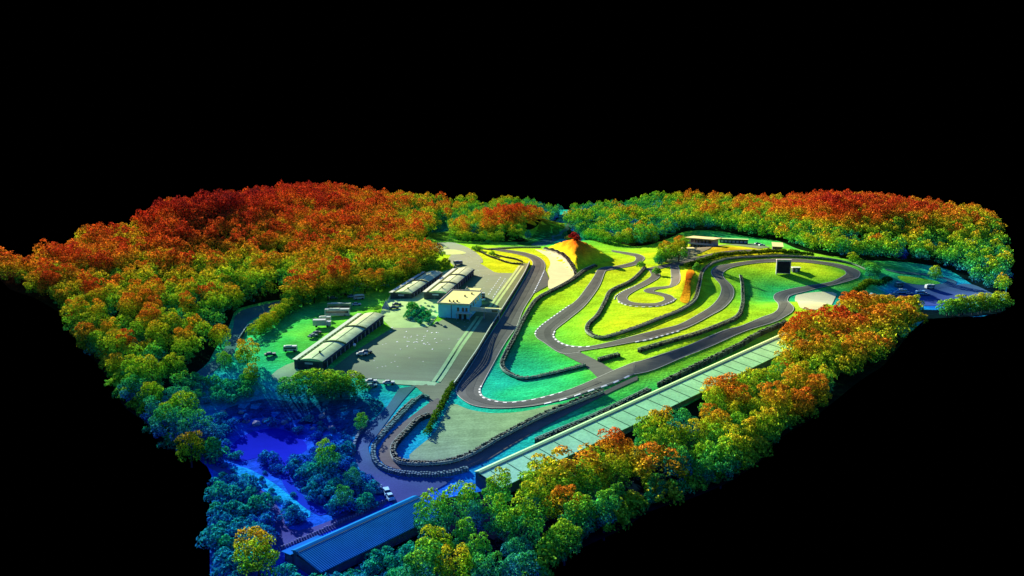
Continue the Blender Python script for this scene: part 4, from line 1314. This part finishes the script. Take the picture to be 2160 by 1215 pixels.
# clubhouse
fr = Frame((1450, 501), (1478, 496), 6.6, 17.0, 'clubhouse', 'two storey clubhouse with wide flat pale roof on the far hill', 'building')
Wd, L, h = fr.W, fr.L, fr.h
fr.box('wall', 'clubwall', 1.5, Wd - 1, 1.5, 14, -2, h - .5)
fr.box('roof', 'croof', -1.5, Wd + .5, -1, 16, h - .497, h)
fr.box('balcony', 'eave', 0, Wd, -.6, 1.49, 2.6, 2.9)
fr.box('balcony_rail', 'eave', 0, Wd, -.6, -.45, 2.903, 3.7)
for k in range(6):
    x = 2 + k * (Wd - 3.5) / 6
    fr.box('window', 'glass', x, x + 1.9, 1.42, 1.497, 3.2, 5.6)
    fr.box('window', 'glass', x, x + 1.9, 1.42, 1.497, -.4, 2.1)
    fr.box('column', 'post', x - .4, x - .2, -.5, -.3, -2, h - .5)
fr = Frame((1518, 503), (1522, 499), 3.2, 20.0, 'club_annexe', 'long low pale roofed annexe right of the clubhouse', 'building')
fr.box('wall', 'darkwall', 0, 19, 0, 7, -1.5, 2.9)
fr.box('roof', 'ridge', -.4, 19.4, -.6, 7.4, 2.903, 3.2)
for k in range(7):
    fr.box('window', 'post', 1 + k * 2.6, 2.6 + k * 2.6, -.07, -.003, .6, 2.0)
fr = Frame((1629, 519), (1624, 512), 3.4, 6.5, 'shed', 'small shed with bright cream roof at the right end of the clubhouse yard', 'shed')
fr.box('wall', 'darkwall', .4, 6.2, .4, 12, -1, 3.0)
mb = MB()
mb.quad((0, -.3, 3.1), (6.8, -.3, 3.0), (6.8, 12.5, 3.9), (0, 12.5, 4.0)); mb.quad((0, -.3, 2.9), (0, 12.5, 3.8), (6.8, 12.5, 3.7), (6.8, -.3, 2.8))
mb.quad((0, -.3, 2.9), (6.8, -.3, 2.8), (6.8, -.3, 3.0), (0, -.3, 3.1)); mb.quad((6.8, -.3, 2.8), (6.8, 12.5, 3.7), (6.8, 12.5, 3.9), (6.8, -.3, 3.0))
mb.build('roof', M['croof'], fr.t)
fr.box('door', 'glass', 2.4, 5, .32, .397, -.5, 2.1)
# canopy on posts
p = P([(1452, 541)])[0]; z = float(H([p])[0])
t = thing('canopy', 'yellow flat canopy on slim posts below the clubhouse', 'canopy', (p[0], p[1], z), math.radians(4))
mb = MB(); mb.box(-3.8, 3.8, -2, 3, 4.6, 5.2, .3, .3); mb.build('canopy_roof', M['croof'], t)
for x in (-3, -.2, 2.6):
    mb = MB(); mb.cyl((x, -1, -.5), (0, 0, 1), .14, 5.1, 8); mb.build('post', M['eave'], t)


# long sheds on the lower right and at the bottom
def long_shed(a_px, b_px, hgt, w, label, roofm, back, nrib, wallh=3.0):
    fr = Frame(a_px, b_px, hgt, w, 'long_shed', label, 'shed')
    L, h = fr.L, fr.h
    drop = w * .10
    fr.box('wall', 'shedwall', .15, w - 1.2, .3, L - .3, -1.5, h - drop - .25)
    mb = MB()
    mb.quad(fr.sh(0, 0, h), fr.sh(w, 0, h - drop), fr.sh(w, L, h - drop), fr.sh(0, L, h))
    mb.quad(fr.sh(0, 0, h - .2), fr.sh(0, L, h - .2), fr.sh(w, L, h - drop - .2), fr.sh(w, 0, h - drop - .2))
    mb.quad(fr.sh(0, 0, h - .2), fr.sh(w, 0, h - drop - .2), fr.sh(w, 0, h - drop), fr.sh(0, 0, h))
    mb.quad(fr.sh(w, 0, h - drop - .2), fr.sh(w, L, h - drop - .2), fr.sh(w, L, h - drop), fr.sh(w, 0, h - drop))
    mb.quad(fr.sh(w, L, h - drop - .2), fr.sh(0, L, h - .2), fr.sh(0, L, h), fr.sh(w, L, h - drop))
    ro = mb.build('roof', M[roofm], fr.t)
    rb = MB()
    for i in range(nrib):
        y = L * (i + .5) / nrib
        rw = .05
        k = len(rb.v)
        rb.v += [fr.sh(0.9, y - rw, h - .07), fr.sh(w, y - rw, h - drop + .02), fr.sh(w, y + rw, h - drop + .02), fr.sh(0.9, y + rw, h - .07),
                 fr.sh(0.9, y - rw, h + .05), fr.sh(w, y - rw, h - drop + .14), fr.sh(w, y + rw, h - drop + .14), fr.sh(0.9, y + rw, h + .05)]
        rb.f += [(k + 4, k + 5, k + 6, k + 7), (k, k + 1, k + 5, k + 4), (k + 2, k + 3, k + 7, k + 6), (k + 1, k + 2, k + 6, k + 5)]
    rb.build('seam', M['seam'] if nrib < 40 else M[roofm], ro)
    # ridge cap and short back slope
    mb = MB()
    mb.quad(fr.sh(-back, 0, h - .35), fr.sh(-.05, 0, h + .28), fr.sh(-.05, L, h + .28), fr.sh(-back, L, h - .35))
    mb.quad(fr.sh(-.05, 0, h + .28), fr.sh(.75, 0, h + .1), fr.sh(.75, L, h + .1), fr.sh(-.05, L, h + .28))
    mb.quad(fr.sh(-back, 0, h - .5), fr.sh(.75, 0, h - .2), fr.sh(.75, 0, h + .1), fr.sh(-.05, 0, h + .28)); mb.quad(fr.sh(-back, 0, h - .5), fr.sh(-.05, 0, h + .28), fr.sh(-back, 0, h - .35), fr.sh(-back, 0, h - .5))
    mb.build('ridge_cap', M['ridge'] if nrib < 40 else M[roofm], fr.t)
    mb = MB(); nd = int(L / 1.6)
    mb.box(.82, 1.02, .3, L - .3, h - .08, h + .06, 0, 0, fr.sh)
    mb.build('vent_slot', M['shedwall'], ro)
    fr.box('back_wall', 'shedwall', -back + .2, .147, .3, L - .3, -1.5, h - .6)
    return fr


long_shed((1008, 996), (1657, 703), 4.4, 9.6, 'very long shed with pale green sloping roof beside the circuit', 'shedroof', 1.6, 26)
fr = long_shed((622, 1163), (880, 1047), 4.0, 10.0, 'long shed with ribbed blue roof at the bottom of the frame', 'shedroofb', 1.6, 70)
mb = MB()
mb.quad((-4.8, -.6, 2.4), (-1.0, -.6, 3.0), (-1.0, 9, 3.0 + fr.s * 9), (-4.8, 9, 2.4 + fr.s * 9)); mb.quad((-4.8, -.6, 2.25), (-4.8, 9, 2.25), (-1, 9, 2.85), (-1, -.6, 2.85)); mb.quad((-4.8, -.6, 2.25), (-1, -.6, 2.85), (-1, -.6, 3.0), (-4.8, -.6, 2.4))
mb.build('lean_to_roof', M['shedroofb'], fr.t)
fr.box('lean_to_wall', 'shedwall', -4.5, -1.45, 0, 8.6, -1.5, 2.2)
# blue boundary wall above the bottom shed
barrier([(572, 1168), (640, 1138), (712, 1106), (745, 1092), (800, 1065), (828, 1050)], 'thin blue grey wall running along the back of the blue shed', 'stone_wall', .8, 1, False, 'stone wall', 'stone', .7, .28)


# ---------------------------------------------------------------- vehicles
CARS = {}


def car(px, deg, m, label, kind='car', group=None):
    p = P([px])[0]; z = float(H([p])[0]) + .16
    t = thing('parked_' + kind if kind in ('car', 'van', 'bus', 'truck') else kind, label, kind, (p[0], p[1], z), math.radians(deg), group)
    dim = {'car': (4.3, 1.8, .95, 1.45), 'van': (5.2, 2.0, 1.2, 2.3), 'bus': (11.0, 2.6, 1.5, 3.3), 'truck': (7.5, 2.5, 1.2, 3.2)}[kind]
    L, Wd, lo, hi = dim
    mb = MB()
    if kind == 'car':
        mb.box(-L / 2, L / 2, -Wd / 2, Wd / 2, .3, .62, 0, 0); mb.box(-L / 2, L / 2, -Wd / 2, Wd / 2, .62, lo, .12, .1)
        mb.build('body', M[m], t)
        mb = MB(); mb.box(-L * .36, L * .20, -Wd * .44, Wd * .44, lo + .002, hi - .06, .55, .18); mb.build('window', M['glass'], t)
        mb = MB(); mb.box(-L * .24, L * .085, -Wd * .35, Wd * .35, hi - .058, hi, .05, .05); mb.build('roof', M[m], t)
    elif kind in ('van', 'bus'):
        mb.box(-L / 2, L / 2, -Wd / 2, Wd / 2, .35, lo); mb.box(-L / 2, L / 2, -Wd / 2, Wd / 2, lo, hi, .15, .12)
        mb.build('body', M[m], t)
        mb = MB(); mb.box(-L * .45, L * .46, -Wd / 2 - .03, Wd / 2 + .03, lo + .05, lo + (hi - lo) * .55, .1, .09); mb.build('window', M['glass'], t)
        mb = MB(); mb.box(-L * .35, L * .1, -Wd * .3, Wd * .3, hi + .002, hi + .2, .1, .1); mb.build('roof_unit', M['eave'], t)
    else:
        mb.box(L * .22, L / 2, -Wd / 2, Wd / 2, .5, 2.4, .1, .1); mb.build('cab', M[m], t)
        mb = MB(); mb.box(-L / 2, L * .2, -Wd / 2, Wd / 2, .75, hi); mb.build('cargo_box', M['carw'], t)
        mb = MB(); mb.box(L / 2 - .12, L / 2 + .02, -Wd * .42, Wd * .42, 1.4, 2.1); mb.build('window', M['glass'], t)
    r = .34 if kind == 'car' else .48
    for x in (-L * .31, L * .31):
        for y in (-Wd / 2 + .12, Wd / 2 - .12):
            mb = MB(); mb.cyl((x, y - .12, r - .02), (0, 1, 0), r, .24, 10); mb.build('wheel', M['rubber'], t)
    return t


VEH = [
    ((570, 751), 20, 'card', 'dark car on the lowest left part of the green field', 'car'),
    ((613, 742), 4, 'carw', 'pale boxy van alone on the green field', 'van'),
    ((660, 712), 55, 'cart', 'teal car close beside the long garage', 'car'),
    ((668, 706), 55, 'card', 'dark car end to end with the teal car by the garage', 'car'),
    ((680, 690), 4, 'carw', 'white box truck on the green field left of the long garage', 'truck'),
    ((686, 679), 3, 'carw', 'pale van behind the white box truck', 'van'),
    ((712, 667), 2, 'carw', 'long white bus parked nearest the long garage', 'bus'),
    ((716, 655), 3, 'cart', 'second teal bus behind the white bus', 'bus'),
    ((703, 631), 10, 'cart', 'teal car in the shade by the low ragged hedge', 'car'),
    ((735, 622), 15, 'cart', 'teal van in the shaded row below the wood', 'van'),
    ((742, 628), 18, 'carw', 'pale car in front of the shaded teal van', 'car'),
    ((757, 632), 25, 'carw', 'white van at the end of the shaded vehicle row', 'van'),
    ((752, 645), 8, 'carw', 'pale yellowish car on the edge of the concrete apron', 'car'),
    ((758, 608), 5, 'carb', 'blue van deepest in the shade under the tree row', 'van'),
    ((779, 610), 8, 'cart', 'teal car right of the blue van under the trees', 'car'),
    ((811, 604), 15, 'carb', 'pale blue car under the trees near the two bay garage', 'car'),
    ((837, 645), 10, 'card', 'dark low car on the apron in front of the two bay garage', 'car'),
    ((831, 652), 10, 'card', 'second dark car nearer the white tent', 'car'),
    ((764, 750), 12, 'carw', 'pale car in the shadow right of the long garage', 'car'),
    ((773, 746), 20, 'card', 'dark car touching the pale car right of the long garage', 'car'),
    ((966, 559), 20, 'carw', 'white van at the far end of the three bay garage', 'van'),
    ((783, 808), 10, 'carw', 'pale car at the right end of the tree row, upper of two', 'car'),
    ((783, 818), 25, 'cart', 'teal car at the right end of the tree row, lower of two', 'car'),
    ((820, 811), 8, 'carw', 'white car on the teal grass by the paddock’s bottom edge', 'car'),
    ((1012, 628), 5, 'carw', 'white van parked in the paddock right of the control building', 'van'),
    ((1014, 635), 5, 'carw', 'white car in front of the van right of the control building', 'car'),
    ((1836, 629), 70, 'carw', 'white van alone at the left of the blue lower paddock', 'van'),
    ((1893, 619), 5, 'carb', 'pale blue car at the left of the row on the lower paddock', 'car'),
    ((1902, 619), 5, 'carb', 'pale blue van second in the row on the lower paddock', 'van'),
    ((1917, 621), 5, 'carw', 'white car in the middle of the row on the lower paddock', 'car'),
    ((1940, 622), 5, 'carb', 'bright blue van right of the row on the lower paddock', 'van'),
    ((1952, 623), 5, 'cart', 'teal car at the right end of the row on the lower paddock', 'car'),
    ((1885, 624), 8, 'cart', 'teal car at the near left of the lower paddock row', 'car'),
    ((1896, 605), 20, 'cart', 'teal van under the bank left of the oval lawn', 'van'),
    ((1961, 609), 8, 'carw', 'white van at the foot of the oval lawn', 'van'),
    ((800, 1037), 100, 'cart', 'teal car at the top of the line on the low yard’s edge', 'car'),
    ((816, 1042), 110, 'carb', 'pale blue car on the low yard’s edge', 'car'),
    ((822, 1052), 115, 'carb', 'pale blue second car below the first on the low yard’s edge', 'car'),
    ((1560, 513), 0, 'carw', 'pale car parked below the club annexe', 'car'),
    ((1607, 519), 10, 'carw', 'white car in the yard left of the cream roofed shed', 'car'),
    ((1598, 516), 10, 'card', 'dark car in the yard beside the white one near the cream roofed shed', 'car'),
]
for px, dg, m, lab, k in VEH:
    car(px, dg, m, lab, k)

# small things
p = P([(814, 650)])[0]; z = float(H([p])[0]) + .1
t = thing('tent', 'small pale pointed tent on the concrete apron', 'tent', (p[0], p[1], z))
mb = MB()
for i in range(4):
    a, b = math.pi / 2 * i + .4, math.pi / 2 * (i + 1) + .4
    mb.v += [(2.0 * math.cos(a), 2.0 * math.sin(a), 0), (2.0 * math.cos(b), 2.0 * math.sin(b), 0), (0, 0, 3.6)]; mb.f.append((3 * i, 3 * i + 1, 3 * i + 2))
mb.build('canvas', M['clubwall'], t)
mb = MB(); mb.cyl((0, 0, 0), (0, 0, 1), .06, 4.2, 6); mb.build('pole', M['metal'], t)
p = P([(748, 735)])[0]; z = float(H([p])[0]) + .1
t = thing('marker_ball', 'white ball shaped survey marker in the shadow of the long garage', 'marker', (p[0], p[1], z))
mb = MB(); N = 12
for j in range(1, 8):
    for i in range(N):
        th = math.pi * j / 8
        mb.v.append((.65 * math.sin(th) * math.cos(6.2832 * i / N), .65 * math.sin(th) * math.sin(6.2832 * i / N), 1.3 + .65 * math.cos(th)))
for j in range(6):
    for i in range(N):
        mb.f.append((j * N + i, (j + 1) * N + i, (j + 1) * N + (i + 1) % N, j * N + (i + 1) % N))
mb.f.append(tuple(range(N))); mb.f.append(tuple(reversed(range(6 * N, 7 * N))))
mb.build('ball', M['white'], t, True)
mb = MB(); mb.cyl((0, 0, 0), (0, 0, 1), .08, .75, 6); mb.build('stand', M['metal'], t)

# rocks / pallets heaped by the control building
rk = MB()
import bmesh
ROCKS = []
for i in range(3):
    bm = bmesh.new(); bmesh.ops.create_icosphere(bm, subdivisions=2, radius=1)
    r2 = random.Random(i)
    for v in bm.verts:
        v.co *= r2.uniform(.75, 1.15); v.co.z *= .7
    me = bpy.data.meshes.new('boulder'); bm.to_mesh(me); bm.free(); me.materials.append(M['rock']); ROCKS.append(me)
for px in [(896, 640), (903, 646), (912, 648), (898, 652), (908, 655), (917, 658), (888, 646), (905, 665), (913, 676), (921, 682), (930, 686), (902, 684), (938, 690), (915, 688)]:
    p = P([px])[0]
    o = link('boulder', random.choice(ROCKS)); s = random.uniform(.5, 1.0)
    o.location = (p[0], p[1], float(H([p])[0]) + .2 * s); o.scale = (s, s, s); o.rotation_euler = (0, 0, random.uniform(0, 6))
    tag(o, 'pale boulder in the heap left of the control building', 'rock', 'boulders left of the control building')
for px in [(520, 890), (540, 896), (508, 872), (470, 870), (560, 890), (600, 893), (680, 880), (700, 905), (660, 905)]:
    p = P([px])[0]
    o = link('boulder', random.choice(ROCKS)); s = random.uniform(.8, 1.5)
    o.location = (p[0], p[1], float(H([p])[0]) + .2 * s); o.scale = (s, s, s); o.rotation_euler = (0, 0, random.uniform(0, 6))
    tag(o, 'dark boulder on the shaded bank behind the pond', 'rock', 'boulders on the shaded bank')


# posts
def lamp(px, h, label):
    p = P([px])[0]; z = float(H([p])[0])
    t = thing('light_mast', label, 'mast', (p[0], p[1], z))
    mb = MB(); mb.cyl((0, 0, -.3), (0, 0, 1), .16, h, 8, .09); mb.build('pole', M['metal'], t)
    mb = MB(); mb.box(-.8, .8, -.15, .15, h - .3, h); mb.build('lamp_bar', M['eave'], t)


lamp((1403, 552), 8.5, 'slim pale light mast left of the canopy below the clubhouse')
lamp((612, 640), 6.5, 'pale pole leaning over the lane at the corner of the wood')

# ---------------------------------------------------------------- light
AZ, EL = math.radians(-33), math.radians(19)
w = bpy.data.worlds.new('World'); SC.world = w; w.use_nodes = True
n, l = w.node_tree.nodes, w.node_tree.links
n.clear()
out = n.new('ShaderNodeOutputWorld'); bg = n.new('ShaderNodeBackground'); sky = n.new('ShaderNodeTexSky')
sky.sky_type = 'NISHITA'; sky.sun_disc = False; sky.sun_elevation = EL; sky.sun_rotation = AZ; sky.ozone_density = 8.0; sky.air_density = 1.3
tc = n.new('ShaderNodeTexCoord'); sx = n.new('ShaderNodeSeparateXYZ'); mr = n.new('ShaderNodeMapRange')
mr.interpolation_type = 'SMOOTHSTEP'
mr.inputs['From Min'].default_value = .24; mr.inputs['From Max'].default_value = .5
mx = n.new('ShaderNodeMix'); mx.data_type = 'RGBA'; mx.inputs['A'].default_value = (0, 0, 0, 1)
l.new(tc.outputs['Generated'], sx.inputs[0]); l.new(sx.outputs['Z'], mr.inputs['Value'])
tn = n.new('ShaderNodeVectorMath'); tn.operation = 'MULTIPLY'; tn.inputs[1].default_value = (.42, .78, 1.5)
l.new(sky.outputs[0], tn.inputs[0])
l.new(mr.outputs[0], mx.inputs['Factor']); l.new(tn.outputs[0], mx.inputs['B'])
l.new(mx.outputs['Result'], bg.inputs['Color']); bg.inputs['Strength'].default_value = .062
l.new(bg.outputs[0], out.inputs['Surface'])
sd = bpy.data.lights.new('sun', 'SUN'); sd.energy = 5.0; sd.angle = math.radians(.5); sd.color = (1, .95, .86)
so = bpy.data.objects.new('sun', sd); COL.objects.link(so)
sv = Vector((math.sin(AZ) * math.cos(EL), math.cos(AZ) * math.cos(EL), math.sin(EL)))
so.rotation_euler = sv.to_track_quat('Z', 'Y').to_euler(); so.location = (0, 0, 200)

SC.render.engine = 'CYCLES'
SC.cycles.max_bounces = 4; SC.cycles.diffuse_bounces = 2; SC.cycles.transmission_bounces = 3; SC.cycles.transparent_max_bounces = 4
vs = SC.view_settings
vs.view_transform = 'Standard'; vs.look = 'None'; vs.gamma = 1; vs.exposure = 1.62
